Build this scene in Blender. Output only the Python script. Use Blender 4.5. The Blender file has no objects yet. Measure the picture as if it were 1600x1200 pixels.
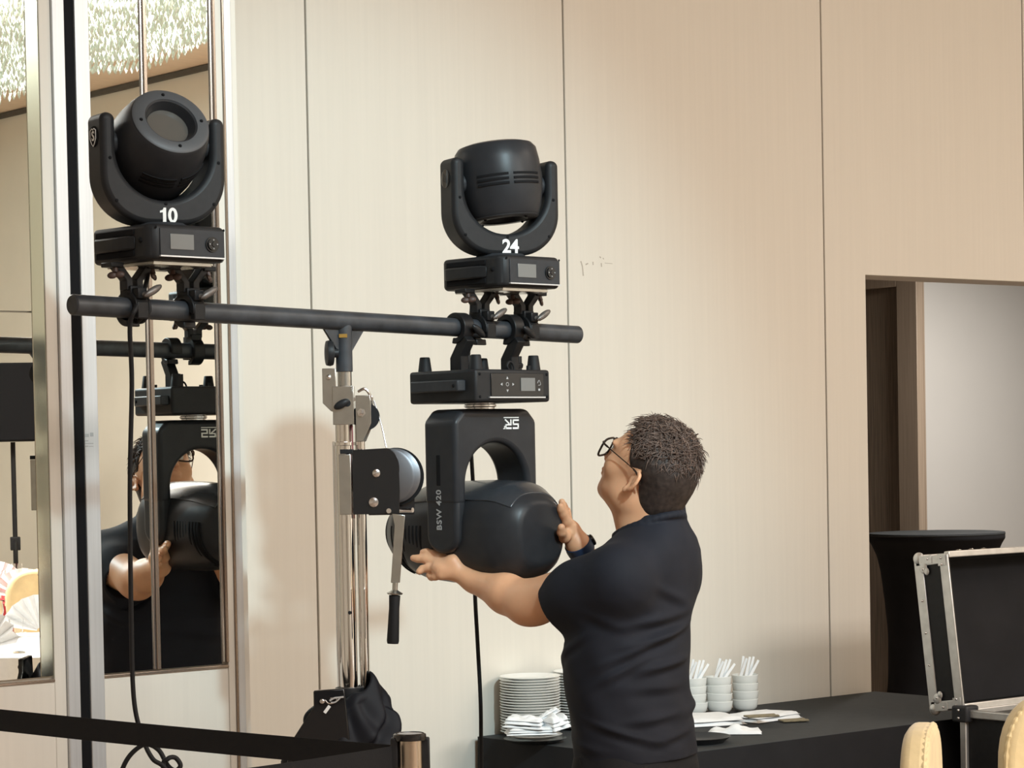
import bpy, bmesh, math, random
import numpy as np
from mathutils import Vector, Matrix

random.seed(7)
rng = np.random.default_rng(7)
scene = bpy.context.scene
col = scene.collection
PI = math.pi
R = math.radians

# ------------------------------------------------------------------ camera
# room axes: X along the panelled back wall, Y towards it, Z up. The camera stands at x=y=0.
YAW = R(-39.7); PITCH = 0.0317; ROLL = -0.0190; F = 3900.0; SHIFT = 224.0
CAMZ = 1.62
cam_data = bpy.data.cameras.new('camera')
cam = bpy.data.objects.new('camera', cam_data); col.objects.link(cam)
cam_rot = (Matrix.Rotation(YAW, 3, 'Z') @ Matrix.Rotation(PI/2 - PITCH, 3, 'X') @ Matrix.Rotation(ROLL, 3, 'Z'))
cam.matrix_world = Matrix.Translation((0, 0, CAMZ)) @ cam_rot.to_4x4()
cam_data.sensor_fit = 'HORIZONTAL'; cam_data.sensor_width = 36.0
cam_data.lens = F * 36.0 / 1600.0
cam_data.shift_y = SHIFT / 1600.0
cam_data.clip_start = 0.05; cam_data.clip_end = 100
scene.camera = cam
FWD = Vector((-math.sin(YAW), math.cos(YAW), 0)); RGT = Vector((math.cos(YAW), math.sin(YAW), 0))

def ray(px, py):
    return cam_rot @ Vector(((px - 800) / F, -(py - 600 - SHIFT) / F, -1.0))
def P(px, py, z):                       # the point measured at that place of the photograph, z metres ahead
    d = ray(px, py)
    return Vector((0, 0, CAMZ)) + d * (z / d.dot(FWD))
def PY(px, py, Y):                      # the same on the plane y = Y
    d = ray(px, py)
    return Vector((0, 0, CAMZ)) + d * (Y / d.y)
def PX(px, py, X):
    d = ray(px, py)
    return Vector((0, 0, CAMZ)) + d * (X / d.x)
def PZ(px, py, Z):
    d = ray(px, py)
    return Vector((0, 0, CAMZ)) + d * ((Z - CAMZ) / d.z)
def CW(x, z, h=0.0):                    # x metres to the right, z metres ahead of the camera
    p = RGT * x + FWD * z
    return Vector((p.x, p.y, h))
def rz(a):                              # turn relative to the viewing direction
    return YAW + R(a)

# ------------------------------------------------------------------ world, lights, exposure
world = bpy.data.worlds.new('world'); scene.world = world; world.use_nodes = True
world.node_tree.nodes['Background'].inputs[0].default_value = (1.0, 0.93, 0.84, 1)
world.node_tree.nodes['Background'].inputs[1].default_value = 0.15
vs = scene.view_settings
vs.view_transform = 'Standard'; vs.look = 'None'; vs.gamma = 1.0; vs.use_curve_mapping = False
vs.exposure = 0.0

def area_light(name, loc, target, size, power, color, size_y=None):
    ld = bpy.data.lights.new(name, 'AREA'); ld.energy = power; ld.color = color
    ld.shape = 'RECTANGLE' if size_y else 'DISK'; ld.size = size
    if size_y: ld.size_y = size_y
    lo = bpy.data.objects.new(name, ld); col.objects.link(lo)
    lo.location = loc
    lo.rotation_euler = (Vector(target) - Vector(loc)).to_track_quat('-Z', 'Y').to_euler()
    return lo
# unseen ceiling lighting of the ballroom, as bare area panels
area_light('ceiling_chandelier_light', (2.2, -0.6, 4.55), (2.2, -0.6, 0), 4.0, 255, (1.0, 0.98, 0.96), 4.0)
area_light('right_chandelier_light', (7.6, 2.0, 4.55), (7.4, 2.6, 0), 2.6, 112, (1.0, 0.86, 0.72), 3.0)
area_light('mirrored_wall_fill', (6.6, -3.0, 4.55), (6.9, -3.0, 0), 3.0, 840, (1.0, 0.96, 0.90), 4.0)  # added panel that brightens the right wall shown in the mirrors
# cool white ceiling spotlight aimed at the stand, behind the photographer
sl = bpy.data.lights.new('ceiling_spotlight', 'SPOT'); sl.energy = 960; sl.color = (0.64, 0.91, 1.0)
sl.spot_size = R(30); sl.spot_blend = 0.75; sl.shadow_soft_size = 0.11
slo = bpy.data.objects.new('ceiling_spotlight', sl); col.objects.link(slo); slo.location = (2.40, -0.14, 4.55)
slo.rotation_euler = (Vector((4.30, 5.89, 1.52)) - slo.location).to_track_quat('-Z', 'Y').to_euler()
# area light added to brighten the passage behind the wall, no lamp seen
area_light('passage_fill', (11.2, 8.4, 2.95), (11.2, 8.4, 0), 0.9, 105, (1.0, 0.95, 0.88))

# ------------------------------------------------------------------ materials
def mat(name, color, rough=0.5, metal=0.0, noise=0.0, nscale=20.0, bump=0.0, bscale=120.0, stretch=None,
        emit=0.0, spec=0.5, trans=0.0, coat=0.0, sheen=0.0, sss=0.0, ior=1.45):
    m = bpy.data.materials.new(name); m.use_nodes = True
    nt = m.node_tree; b = nt.nodes['Principled BSDF']
    b.inputs['Base Color'].default_value = (*color, 1); b.inputs['Roughness'].default_value = rough
    b.inputs['Metallic'].default_value = metal; b.inputs['Specular IOR Level'].default_value = spec
    b.inputs['IOR'].default_value = ior
    b.inputs['Transmission Weight'].default_value = trans; b.inputs['Coat Weight'].default_value = coat
    b.inputs['Sheen Weight'].default_value = sheen
    if sss:
        b.inputs['Subsurface Weight'].default_value = sss
        b.inputs['Subsurface Radius'].default_value = (0.012, 0.005, 0.003); b.inputs['Subsurface Scale'].default_value = 0.6
    if emit:
        b.inputs['Emission Color'].default_value = (*color, 1); b.inputs['Emission Strength'].default_value = emit
    if noise or bump:
        tc = nt.nodes.new('ShaderNodeTexCoord'); mp = nt.nodes.new('ShaderNodeMapping')
        nt.links.new(tc.outputs['Object'], mp.inputs['Vector'])
        if stretch: mp.inputs['Scale'].default_value = stretch
    if noise:
        n = nt.nodes.new('ShaderNodeTexNoise'); n.inputs['Scale'].default_value = nscale; n.inputs['Detail'].default_value = 5
        nt.links.new(mp.outputs['Vector'], n.inputs['Vector'])
        r = nt.nodes.new('ShaderNodeValToRGB')
        r.color_ramp.elements[0].position = 0.3; r.color_ramp.elements[1].position = 0.72
        r.color_ramp.elements[0].color = (*[max(0, c * (1 - noise)) for c in color], 1)
        r.color_ramp.elements[1].color = (*[min(1, c * (1 + noise)) for c in color], 1)
        nt.links.new(n.outputs['Fac'], r.inputs['Fac']); nt.links.new(r.outputs['Color'], b.inputs['Base Color'])
    if bump:
        n2 = nt.nodes.new('ShaderNodeTexNoise'); n2.inputs['Scale'].default_value = bscale; n2.inputs['Detail'].default_value = 3
        nt.links.new(mp.outputs['Vector'], n2.inputs['Vector'])
        bp = nt.nodes.new('ShaderNodeBump'); bp.inputs['Strength'].default_value = bump; bp.inputs['Distance'].default_value = 0.002
        nt.links.new(n2.outputs['Fac'], bp.inputs['Height']); nt.links.new(bp.outputs['Normal'], b.inputs['Normal'])
    return m
M = {}
M['wall'] = mat('wall_laminate', (0.70, 0.655, 0.58), 0.55, noise=0.018, nscale=3.0, bump=0.05, bscale=9, stretch=(26, 26, 0.6))
M['wall_plain'] = mat('wall_plain', (0.80, 0.77, 0.69), 0.7, noise=0.03, nscale=2)
M['wall_grey'] = mat('passage_paint', (0.56, 0.545, 0.52), 0.7, noise=0.02, nscale=2)
M['seam'] = mat('seam_dark', (0.10, 0.095, 0.085), 0.7)
M['carpet'] = mat('carpet', (0.33, 0.25, 0.19), 0.95, noise=0.35, nscale=9, bump=0.5, bscale=300)
M['ceiling'] = mat('ceiling_paint', (0.62, 0.53, 0.42), 0.8)
M['soffit'] = mat('soffit_veneer', (0.88, 0.72, 0.56), 0.6, noise=0.06, nscale=3, stretch=(2, 14, 1))
M['mirror'] = mat('mirror_silver', (0.90, 0.91, 0.87), 0.0, 1.0)
M['mirror_edge'] = mat('mirror_bevel', (0.72, 0.76, 0.66), 0.12, 1.0)
M['alu'] = mat('brushed_aluminium', (0.62, 0.63, 0.64), 0.42, 0.55, noise=0.06, nscale=5, stretch=(60, 60, 0.5))
M['alu_case'] = mat('case_aluminium', (0.66, 0.66, 0.65), 0.38, 0.75, noise=0.10, nscale=30)
M['zinc'] = mat('zinc_steel', (0.47, 0.465, 0.44), 0.24, 0.95, noise=0.08, nscale=40)
M['chrome'] = mat('chrome', (0.80, 0.79, 0.77), 0.06, 1.0)
M['steel'] = mat('bright_steel', (0.75, 0.75, 0.76), 0.2, 1.0)
M['brass'] = mat('brass', (0.75, 0.52, 0.16), 0.3, 1.0)
M['bronze'] = mat('bronzed_trim', (0.46, 0.37, 0.30), 0.22, 0.8)
M['drum'] = mat('drum_steel', (0.20, 0.21, 0.23), 0.45, 0.9)
M['red'] = mat('dull_red', (0.30, 0.10, 0.10), 0.5)
M['rubber'] = mat('black_rubber', (0.012, 0.012, 0.013), 0.6, spec=0.28)
M['gap'] = mat('matt_black', (0.009, 0.009, 0.010), 0.8, spec=0.12)  # black parts, also the painted shade inside slots and recesses
M['plastic'] = mat('black_plastic', (0.016, 0.0165, 0.018), 0.46, noise=0.12, nscale=60, bump=0.12, bscale=900, spec=0.28)
M['plastic2'] = mat('charcoal_plastic', (0.030, 0.032, 0.036), 0.42, noise=0.1, nscale=60, bump=0.1, bscale=900, spec=0.28)
M['shell'] = mat('moulded_shell', (0.022, 0.023, 0.026), 0.36, noise=0.12, nscale=30, bump=0.08, bscale=700, spec=0.28)
M['cover'] = mat('satin_cover', (0.030, 0.034, 0.040), 0.24, noise=0.1, nscale=40)
M['gloss'] = mat('gloss_black', (0.012, 0.012, 0.013), 0.12)
M['pipe'] = mat('powder_coated_pipe', (0.034, 0.038, 0.044), 0.38, noise=0.4, nscale=25, bump=0.1, bscale=500, spec=0.5)
M['bezel'] = mat('lit_bezel', (0.060, 0.064, 0.070), 0.45)  # lighter than the shell, to carry the light falling on the lens ring
M['clamp'] = mat('black_clamp', (0.014, 0.014, 0.015), 0.4, 0.2, noise=0.2, nscale=40, spec=0.28)
M['knob'] = mat('brown_wing_nut', (0.060, 0.035, 0.027), 0.5, noise=0.3, nscale=60)
M['lever'] = mat('worn_lever', (0.14, 0.125, 0.115), 0.4, 0.5, noise=0.3, nscale=60)
M['screen'] = mat('display_glass', (0.16, 0.16, 0.155), 0.25)
M['lens'] = mat('lens_glass', (0.085, 0.08, 0.072), 0.12, coat=0.6)
M['white'] = mat('white_print', (0.80, 0.80, 0.78), 0.5)
M['grey_print'] = mat('grey_print', (0.38, 0.38, 0.38), 0.5)
M['belt'] = mat('belt_webbing', (0.010, 0.010, 0.011), 0.75, bump=0.3, bscale=500, spec=0.28)
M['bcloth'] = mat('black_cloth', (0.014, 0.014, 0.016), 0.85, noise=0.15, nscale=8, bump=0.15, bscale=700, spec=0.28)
M['topcloth'] = mat('black_cloth_lit', (0.040, 0.043, 0.045), 0.8, noise=0.1, nscale=30, bump=0.15, bscale=700, spec=0.28)  # the black cloth again, lightened for the light on the table tops
M['jacket'] = mat('black_nylon', (0.006, 0.0065, 0.010), 0.6, noise=0.2, nscale=12, spec=0.28)
M['porcelain'] = mat('porcelain', (0.88, 0.88, 0.85), 0.18, noise=0.02, nscale=10)
M['bowl'] = mat('pale_bowl', (0.78, 0.79, 0.76), 0.25)
M['napkin'] = mat('white_linen', (0.86, 0.87, 0.88), 0.9, noise=0.03, nscale=40, bump=0.2, bscale=500)
M['bamboo'] = mat('bamboo_mat', (0.22, 0.185, 0.12), 0.6, noise=0.3, nscale=60, stretch=(1, 8, 1))
M['gold'] = mat('gold_satin', (0.80, 0.64, 0.36), 0.6, noise=0.14, nscale=10, bump=0.9, bscale=30, sheen=0.3)
M['redcloth'] = mat('red_cloth', (0.30, 0.02, 0.025), 0.8, noise=0.1, nscale=10)
M['wood'] = mat('walnut_laminate', (0.22, 0.17, 0.125), 0.45, noise=0.35, nscale=4, stretch=(30, 30, 0.7))
M['wood_trim'] = mat('walnut_trim', (0.34, 0.265, 0.20), 0.45, noise=0.12, nscale=4, stretch=(30, 30, 0.7))
M['skin'] = mat('skin', (0.70, 0.375, 0.215), 0.46, noise=0.06, nscale=22, bump=0.06, bscale=420, sss=0.22)
M['hair'] = mat('dark_brown_hair', (0.030, 0.021, 0.018), 0.55, noise=0.5, nscale=90)
M['hair_top'] = mat('brown_hair', (0.125, 0.082, 0.064), 0.45, noise=0.6, nscale=60)
M['shirt'] = mat('navy_black_jersey', (0.0090, 0.0105, 0.0170), 0.80, noise=0.12, nscale=15, bump=0.15, bscale=900, spec=0.35)
M['trousers'] = mat('black_trousers', (0.012, 0.012, 0.014), 0.85, bump=0.2, bscale=600, spec=0.28)
M['shoe'] = mat('black_shoe', (0.012, 0.012, 0.012), 0.4)
M['frame'] = mat('dark_acetate', (0.025, 0.016, 0.012), 0.25)
M['wire'] = mat('temple_wire', (0.25, 0.20, 0.15), 0.3, 0.8)
M['glass'] = mat('clear_glass', (0.97, 0.98, 0.98), 0.0, trans=1.0, ior=1.45)
M['thin'] = mat('spectacle_lens', (0.97, 0.98, 0.98), 0.0, trans=1.0, ior=1.05)
M['eye'] = mat('eye', (0.75, 0.72, 0.68), 0.2)
M['iris'] = mat('iris', (0.02, 0.012, 0.008), 0.1)
M['strap'] = mat('navy_strap', (0.018, 0.034, 0.075), 0.55)
M['crystal'] = mat('lit_crystal', (0.96, 1.0, 0.92), 0.1, emit=1.5)
M['crystal_dim'] = mat('crystal', (0.55, 0.60, 0.50), 0.1, emit=0.38)

# ------------------------------------------------------------------ mesh helpers
class MB:
    def __init__(s): s.v = []; s.f = []
    def add(s, vs, fs, T=None):
        o = len(s.v)
        s.v.extend([tuple(T @ Vector(p)) if T is not None else tuple(p) for p in vs])
        s.f.extend([tuple(i + o for i in f) for f in fs]); return s
    def box(s, c, d, T=None):
        x, y, z = c; a, b, e = d[0]/2, d[1]/2, d[2]/2
        vs = [(x+i*a, y+j*b, z+k*e) for i in (-1, 1) for j in (-1, 1) for k in (-1, 1)]
        return s.add(vs, [(0,1,3,2),(4,6,7,5),(0,4,5,1),(2,3,7,6),(0,2,6,4),(1,5,7,3)], T)
    def prism(s, poly, a, b, plane='xz', T=None):
        n = len(poly)
        def pt(p, h):
            return (p[0], h, p[1]) if plane == 'xz' else ((p[0], p[1], h) if plane == 'xy' else (h, p[0], p[1]))
        vs = [pt(p, a) for p in poly] + [pt(p, b) for p in poly]
        fs = [tuple(range(n)), tuple(range(2*n-1, n-1, -1))] + [((i+1) % n, i, n+i, n+(i+1) % n) for i in range(n)]
        return s.add(vs, fs, T)
    def lathe(s, prof, o=(0,0,0), ax=(0,0,1), n=32, T=None, a0=0.0, a1=None):
        o = Vector(o); ax = Vector(ax).normalized()
        u = ax.orthogonal().normalized(); w = ax.cross(u)
        full = a1 is None; m = n if full else n + 1
        vs = []; fs = []
        for r, h in prof:
            for i in range(m):
                t = (2*PI*i/n) if full else a0 + (a1-a0)*i/n
                vs.append(o + ax*h + (u*math.cos(t) + w*math.sin(t))*max(r, 1e-5))
        for k in range(len(prof)-1):
            for i in range(n):
                j = (i+1) % m if full else i+1
                fs.append((k*m+i, k*m+j, (k+1)*m+j, (k+1)*m+i))
        return s.add(vs, fs, T)
    def cyl(s, p0, p1, r0, r1=None, n=20, T=None):
        r1 = r0 if r1 is None else r1
        p0 = Vector(p0); p1 = Vector(p1); L = (p1-p0).length
        return s.lathe([(0, 0), (r0, 0), (r1, L), (0, L)], p0, p1-p0, n, T)
    def tube(s, pts, r, n=8, sub=6, T=None, closed=False):
        pts = [Vector(p) for p in pts]
        if sub > 1 and len(pts) > 2:
            out = []
            for i in range(len(pts)-1):
                a = pts[max(i-1, 0)]; b = pts[i]; c = pts[i+1]; d = pts[min(i+2, len(pts)-1)]
                for k in range(sub):
                    t = k/sub
                    out.append(0.5*((2*b) + (c-a)*t + (2*a-5*b+4*c-d)*t*t + (3*b-a-3*c+d)*t**3))
            out.append(pts[-1]); pts = out
        vs = []; fs = []; u = None; N = len(pts)
        for i, p in enumerate(pts):
            if closed: tg = pts[(i+1) % N] - pts[i-1]
            else: tg = pts[min(i+1, N-1)] - pts[max(i-1, 0)]
            tg.normalize()
            u = tg.orthogonal() if u is None else (u - tg*u.dot(tg))
            u.normalize(); w = tg.cross(u)
            rr = r(i/(N-1)) if callable(r) else r
            vs += [p + (u*math.cos(2*PI*k/n) + w*math.sin(2*PI*k/n))*rr for k in range(n)]
        for i in range(N if closed else N-1):
            for k in range(n):
                a = i*n+k; b = i*n+(k+1) % n; j = (i+1) % N
                fs.append((a, b, j*n+(k+1) % n, j*n+k))
        if not closed:
            fs.append(tuple(range(n-1, -1, -1))); fs.append(tuple((N-1)*n+k for k in range(n)))
        return s.add(vs, fs, T)
    def ball(s, c, r, nu=20, nv=12, T=None):
        r = (r, r, r) if not hasattr(r, '__len__') else r
        vs = [(c[0]+r[0]*math.sin(PI*j/nv)*math.cos(2*PI*i/nu), c[1]+r[1]*math.sin(PI*j/nv)*math.sin(2*PI*i/nu), c[2]+r[2]*math.cos(PI*j/nv))
              for j in range(nv+1) for i in range(nu)]
        fs = [(j*nu+i, (j+1)*nu+i, (j+1)*nu+(i+1) % nu, j*nu+(i+1) % nu) for j in range(nv) for i in range(nu)]
        return s.add(vs, fs, T)
    def grid(s, fn, nu, nv, T=None, wrap=False):
        vs = [fn(i/nu, j/nv) for j in range(nv+1) for i in range(nu+(0 if wrap else 1))]
        m = nu if wrap else nu+1
        fs = [(j*m+i, j*m+(i+1) % m, (j+1)*m+(i+1) % m, (j+1)*m+i) for j in range(nv) for i in range(nu)]
        return s.add(vs, fs, T)

def finish(me, smooth, angle):
    if smooth and len(me.polygons):
        me.polygons.foreach_set('use_smooth', np.ones(len(me.polygons), dtype=bool))
        if angle < 180: me.set_sharp_from_angle(angle=R(angle))
def obj(name, mb, m, parent=None, bevel=0.0, seg=2, smooth=True, angle=38, label=None, kind=None):
    me = bpy.data.meshes.new(name)
    me.from_pydata([tuple(v) for v in mb.v], [], mb.f); me.update()
    bm = bmesh.new(); bm.from_mesh(me)
    bmesh.ops.remove_doubles(bm, verts=bm.verts, dist=2e-6)
    bmesh.ops.recalc_face_normals(bm, faces=bm.faces)
    bm.to_mesh(me); bm.free()
    me.materials.append(M[m] if isinstance(m, str) else m)
    finish(me, smooth, angle)
    o = bpy.data.objects.new(name, me); col.objects.link(o)
    if parent is not None: o.parent = parent
    if bevel:
        b = o.modifiers.new('bevel', 'BEVEL'); b.width = bevel; b.segments = seg; b.limit_method = 'ANGLE'; b.angle_limit = R(35)
        b.harden_normals = False
    if label: o['label'] = label
    if kind: o['kind'] = kind
    return o
def npobj(name, V, Fq, m, parent=None, smooth=True, label=None, kind=None):
    me = bpy.data.meshes.new(name)
    me.vertices.add(len(V)); me.vertices.foreach_set('co', np.asarray(V, dtype=np.float32).ravel())
    k = Fq.shape[1]; n = len(Fq)
    me.loops.add(n*k); me.loops.foreach_set('vertex_index', np.asarray(Fq, dtype=np.int32).ravel())
    me.polygons.add(n); me.polygons.foreach_set('loop_start', np.arange(0, n*k, k, dtype=np.int32))
    me.update(calc_edges=True); me.validate()
    me.materials.append(M[m] if isinstance(m, str) else m)
    finish(me, smooth, 180)
    o = bpy.data.objects.new(name, me); col.objects.link(o)
    if parent is not None: o.parent = parent
    if label: o['label'] = label
    if kind: o['kind'] = kind
    return o
def tag(o, label, cat, group=None):
    o['label'] = label; o['category'] = cat
    if group: o['group'] = group
    return o
def thing(name, label, cat, loc=(0, 0, 0), rotz=0.0, group=None):
    o = bpy.data.objects.new(name, None); col.objects.link(o)
    o.empty_display_size = 0.1
    o.matrix_world = Matrix.Translation(loc) @ Matrix.Rotation(rotz, 4, 'Z')
    return tag(o, label, cat, group)
def struct(o): o['kind'] = 'structure'; return o
def share(name, src, parent, loc=(0, 0, 0), rot=(0, 0, 0)):
    o = src.copy(); o.name = name; col.objects.link(o); o.parent = parent
    o.location = loc; o.rotation_euler = rot; return o
def text_mesh(s, size, bold=0.0, extrude=0.0004, spacing=1.0):
    cu = bpy.data.curves.new('lettering', 'FONT'); cu.body = s; cu.size = size
    cu.align_x = 'CENTER'; cu.align_y = 'CENTER'; cu.extrude = extrude; cu.offset = bold; cu.space_character = spacing
    to = bpy.data.objects.new('lettering', cu); col.objects.link(to)
    bpy.context.view_layer.update()
    me = bpy.data.meshes.new_from_object(to.evaluated_get(bpy.context.evaluated_depsgraph_get()))
    vs = [tuple(v.co) for v in me.vertices]; fs = [tuple(p.vertices) for p in me.polygons]
    bpy.data.objects.remove(to); bpy.data.curves.remove(cu); bpy.data.meshes.remove(me)
    return vs, fs
def smoothstep(a, b, x):
    t = np.clip((x-a)/(b-a), 0, 1); return t*t*(3-2*t)
# ================================================================== THE ROOM
YB = 5.89          # back wall
YM = 5.135          # mirrored partition
XE = 3.425         # free end of the partition
XR = 10.5; XL = -5.0; YF = -10.0; H = 4.65
T0 = 0.15
def bxm(x0, x1, y0, y1, z0, z1): return MB().box(((x0+x1)/2, (y0+y1)/2, (z0+z1)/2), (abs(x1-x0), abs(y1-y0), abs(z1-z0)))
floor = struct(obj('floor', bxm(XL-0.2, 19, YF-0.2, 14, -0.1, 0), 'carpet', smooth=False))
ceil = struct(obj('ceiling', bxm(XL-0.2, XR+0.2, YF-0.2, YB+0.2, H, H+0.1), 'ceiling', smooth=False))
struct(obj('wall_right', bxm(XR, XR+0.15, YF-0.2, YB+0.2, 0, H), 'wall_plain', smooth=False))
struct(obj('wall_left', bxm(XL-0.15, XL, YF-0.2, YB+0.2, 0, H), 'wall_plain', smooth=False))
struct(obj('wall_front', bxm(XL, XR, YF-0.15, YF, 0, H), 'wall_plain', smooth=False))

# soffit along the right wall, seen in the mirrors, with a dark shadow joint against the wall
struct(obj('trim_1', bxm(9.66, XR-0.02, YF+0.01, 4.5, H-0.06, H-0.002), 'soffit', smooth=False))
struct(obj('trim_2', bxm(XR-0.035, XR-0.002, YF+0.01, YB-0.1, H-0.105, H-0.065), 'seam', smooth=False))

# ---- panelled back wall with the wide opening
seamx = [PY(px, 600, YB).x for px in (489.6, 890.0, 1291.0)]
XO = PY(1355.5, 640, YB).x                      # left side of the opening
ZO = PY(1352, 429.5, YB).z                      # its head
XO2 = 8.9
xs = [XE + 0.02, *seamx]
XN = PY(1598, 100, YB).x                        # next joint above the opening
back = struct(obj('wall_back', bxm(XE+0.01, XO-0.022, YB+0.02, YB+T0, 0, H), 'seam', smooth=False))
obj('backing', bxm(XO-0.022, XO2+0.02, YB+0.02, YB+T0, ZO+0.022, H), 'seam', back, smooth=False)
obj('backing', bxm(XO2+0.02, XR, YB+0.02, YB+T0, 0, H), 'seam', back, smooth=False)
g = 0.0032
for i in range(3):
    obj('wall_panel', bxm(xs[i]+g, xs[i+1]-g, YB, YB+0.03, 0.0, H-0.01), 'wall', back, bevel=0.0015, seg=1)
obj('wall_panel', MB().prism([(xs[3]+g, 0), (XO, 0), (XO, ZO), (XN-g, ZO), (XN-g, H-0.01), (xs[3]+g, H-0.01)], YB, YB+0.03), 'wall', back, bevel=0.0015, seg=1)
obj('wall_panel', bxm(XN+g, XO2, YB, YB+0.03, ZO, H-0.01), 'wall', back, bevel=0.0015, seg=1)
obj('wall_panel', bxm(XO2+g, XR-0.01, YB, YB+0.03, 0, H-0.01), 'wall', back, bevel=0.0015, seg=1)
obj('reveal', bxm(XO-0.02, XO, YB+0.031, YB+T0+0.02, 0, ZO+0.02), 'wall', back, smooth=False)
obj('reveal', bxm(XO, XO2, YB+0.031, YB+T0+0.02, ZO, ZO+0.02), 'wall', back, smooth=False)
# scuff marks on the panel beside the second joint
def scuff(pts, w):
    mb = MB()
    for a, b in zip(pts[:-1], pts[1:]):
        p = PY(*a, YB-0.0004); q = PY(*b, YB-0.0004); d = (q-p).normalized(); n = Vector((-d.z, 0, d.x))*w
        mb.add([p-n, p+n, q+n, q-n, p-n+Vector((0, 0.0004, 0)), p+n+Vector((0, 0.0004, 0)), q+n+Vector((0, 0.0004, 0)), q-n+Vector((0, 0.0004, 0))],
               [(0,1,2,3),(7,6,5,4),(0,4,5,1),(1,5,6,2),(2,6,7,3),(3,7,4,0)])
    return mb
M['scuff'] = mat('scuff_grey', (0.42, 0.37, 0.31), 0.8)
for pts, w in (([(907.5, 408), (910, 416), (911.5, 431)], 0.0022), ([(915, 413.5), (919, 411.5)], 0.002), ([(926.5, 409), (926.8, 414)], 0.002),
               ([(939.5, 411), (940, 417)], 0.002), ([(937, 401), (939, 403)], 0.002), ([(942, 403), (943.5, 405)], 0.0015), ([(945, 411), (957, 412)], 0.0008)):
    obj('scuff_mark', scuff(pts, w), 'scuff', back, smooth=False)

# ---- return wall behind the partition and the partition itself: two mirrored leaves
struct(obj('wall_return', bxm(XE-0.11, XE-0.012, YM+0.11, YB+T0, 0, H), 'wall_plain', smooth=False))
def mx(px, py=640): return PY(px, py, YM).x
ZMB = PY(258, 1050, YM).z                       # lower edge of the mirrors
def leaf(name, x0, x1): return struct(obj(name, bxm(x0, x1, YM+0.012, YM+0.10, 0.0, H-0.005), 'wall', smooth=False))
def strip(name, parent, p0, p1, m, proud=0.006, z0=0.0, z1=H-0.006, bevel=0.0015):
    return obj(name, bxm(mx(p0), mx(p1), YM-proud, YM+0.0119, z0, z1), m, parent, bevel=bevel, seg=2)
XA = XL+0.01
d1 = leaf('door_1', XA, mx(112)); d2 = leaf('door_2', mx(127.6), XE-0.002)
struct(obj('trim_3', bxm(mx(112)+0.0005, mx(127.6)-0.0005, YM-0.006, YM+0.09, 0, H-0.005), 'gap', smooth=False))
# left leaf
strip('stile', d1, 93, 111.8, 'alu', 0.010)
strip('edge_panel', d1, 74.5, 92.6, 'wall', 0.002)
zj = PY(30, 487, YM).z
obj('mirror_pane', bxm(1.2, mx(53), YM, YM+0.0119, ZMB+0.012, zj-0.002), 'mirror', d1, smooth=False)
obj('mirror_pane', bxm(1.2, mx(53), YM, YM+0.0119, zj+0.002, H-0.02), 'mirror', d1, smooth=False)
strip('mirror_bevel', d1, 53.2, 73.6, 'mirror_edge', 0.001, ZMB+0.012, H-0.02)
obj('rail', bxm(1.2, mx(74), YM-0.006, YM+0.0119, ZMB-0.001, ZMB+0.005), 'bronze', d1, bevel=0.001)
obj('lower_panel', bxm(1.2, mx(74), YM-0.002, YM+0.0119, 0.02, ZMB-0.0015), 'wall', d1, smooth=False)
# right leaf
strip('stile', d2, 128, 150, 'alu', 0.010)
for p0, p1 in ((150.4, 230.5), (240.8, 338)):
    obj('mirror_pane', bxm(mx(p0), mx(p1), YM, YM+0.0119, ZMB+0.008, H-0.02), 'mirror', d2, smooth=False)
strip('mirror_bevel', d2, 230.8, 234.4, 'steel', 0.004, ZMB+0.008, H-0.02)
strip('bronze_bead', d2, 234.8, 240.4, 'bronze', 0.007, ZMB+0.008, H-0.02)
strip('mirror_bevel', d2, 338.4, 342.4, 'steel', 0.004, ZMB+0.012, H-0.02)
strip('bronze_bead', d2, 342.8, 346.6, 'bronze', 0.009, ZMB+0.012, H-0.02)
strip('edge_panel', d2, 347, 357.5, 'wall', 0.004)
strip('bronze_bead', d2, 357.8, 360.8, 'bronze', 0.008)
strip('stile', d2, 361.2, 372.2, 'alu', 0.006)
obj('rail', bxm(mx(150.6), mx(346.8), YM-0.006, YM+0.0119, ZMB-0.002, ZMB+0.005), 'bronze', d2, bevel=0.001)
obj('lower_panel', bxm(mx(150.6), mx(346.6), YM-0.002, YM+0.0119, 0.02, ZMB-0.0025), 'wall', d2, smooth=False)
# small printed sticker on the right leaf's stile
st = MB()
for k, (a, b, y, h) in enumerate(((132.5, 139, 678, 5), (141, 146, 676, 6), (132.5, 138, 688, 1.6), (133, 146, 692.5, 1.0), (132.5, 138, 696.5, 1.6), (139, 146, 697, 0.8))):
    p = PY(a, y, YM-0.0105); q = PY(b, y+h, YM-0.0105)
    st.box(((p.x+q.x)/2, YM-0.0102, (p.z+q.z)/2), (q.x-p.x, 0.0006, abs(p.z-q.z)))
obj('sticker_print', st, 'grey_print', d2, smooth=False)

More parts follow.
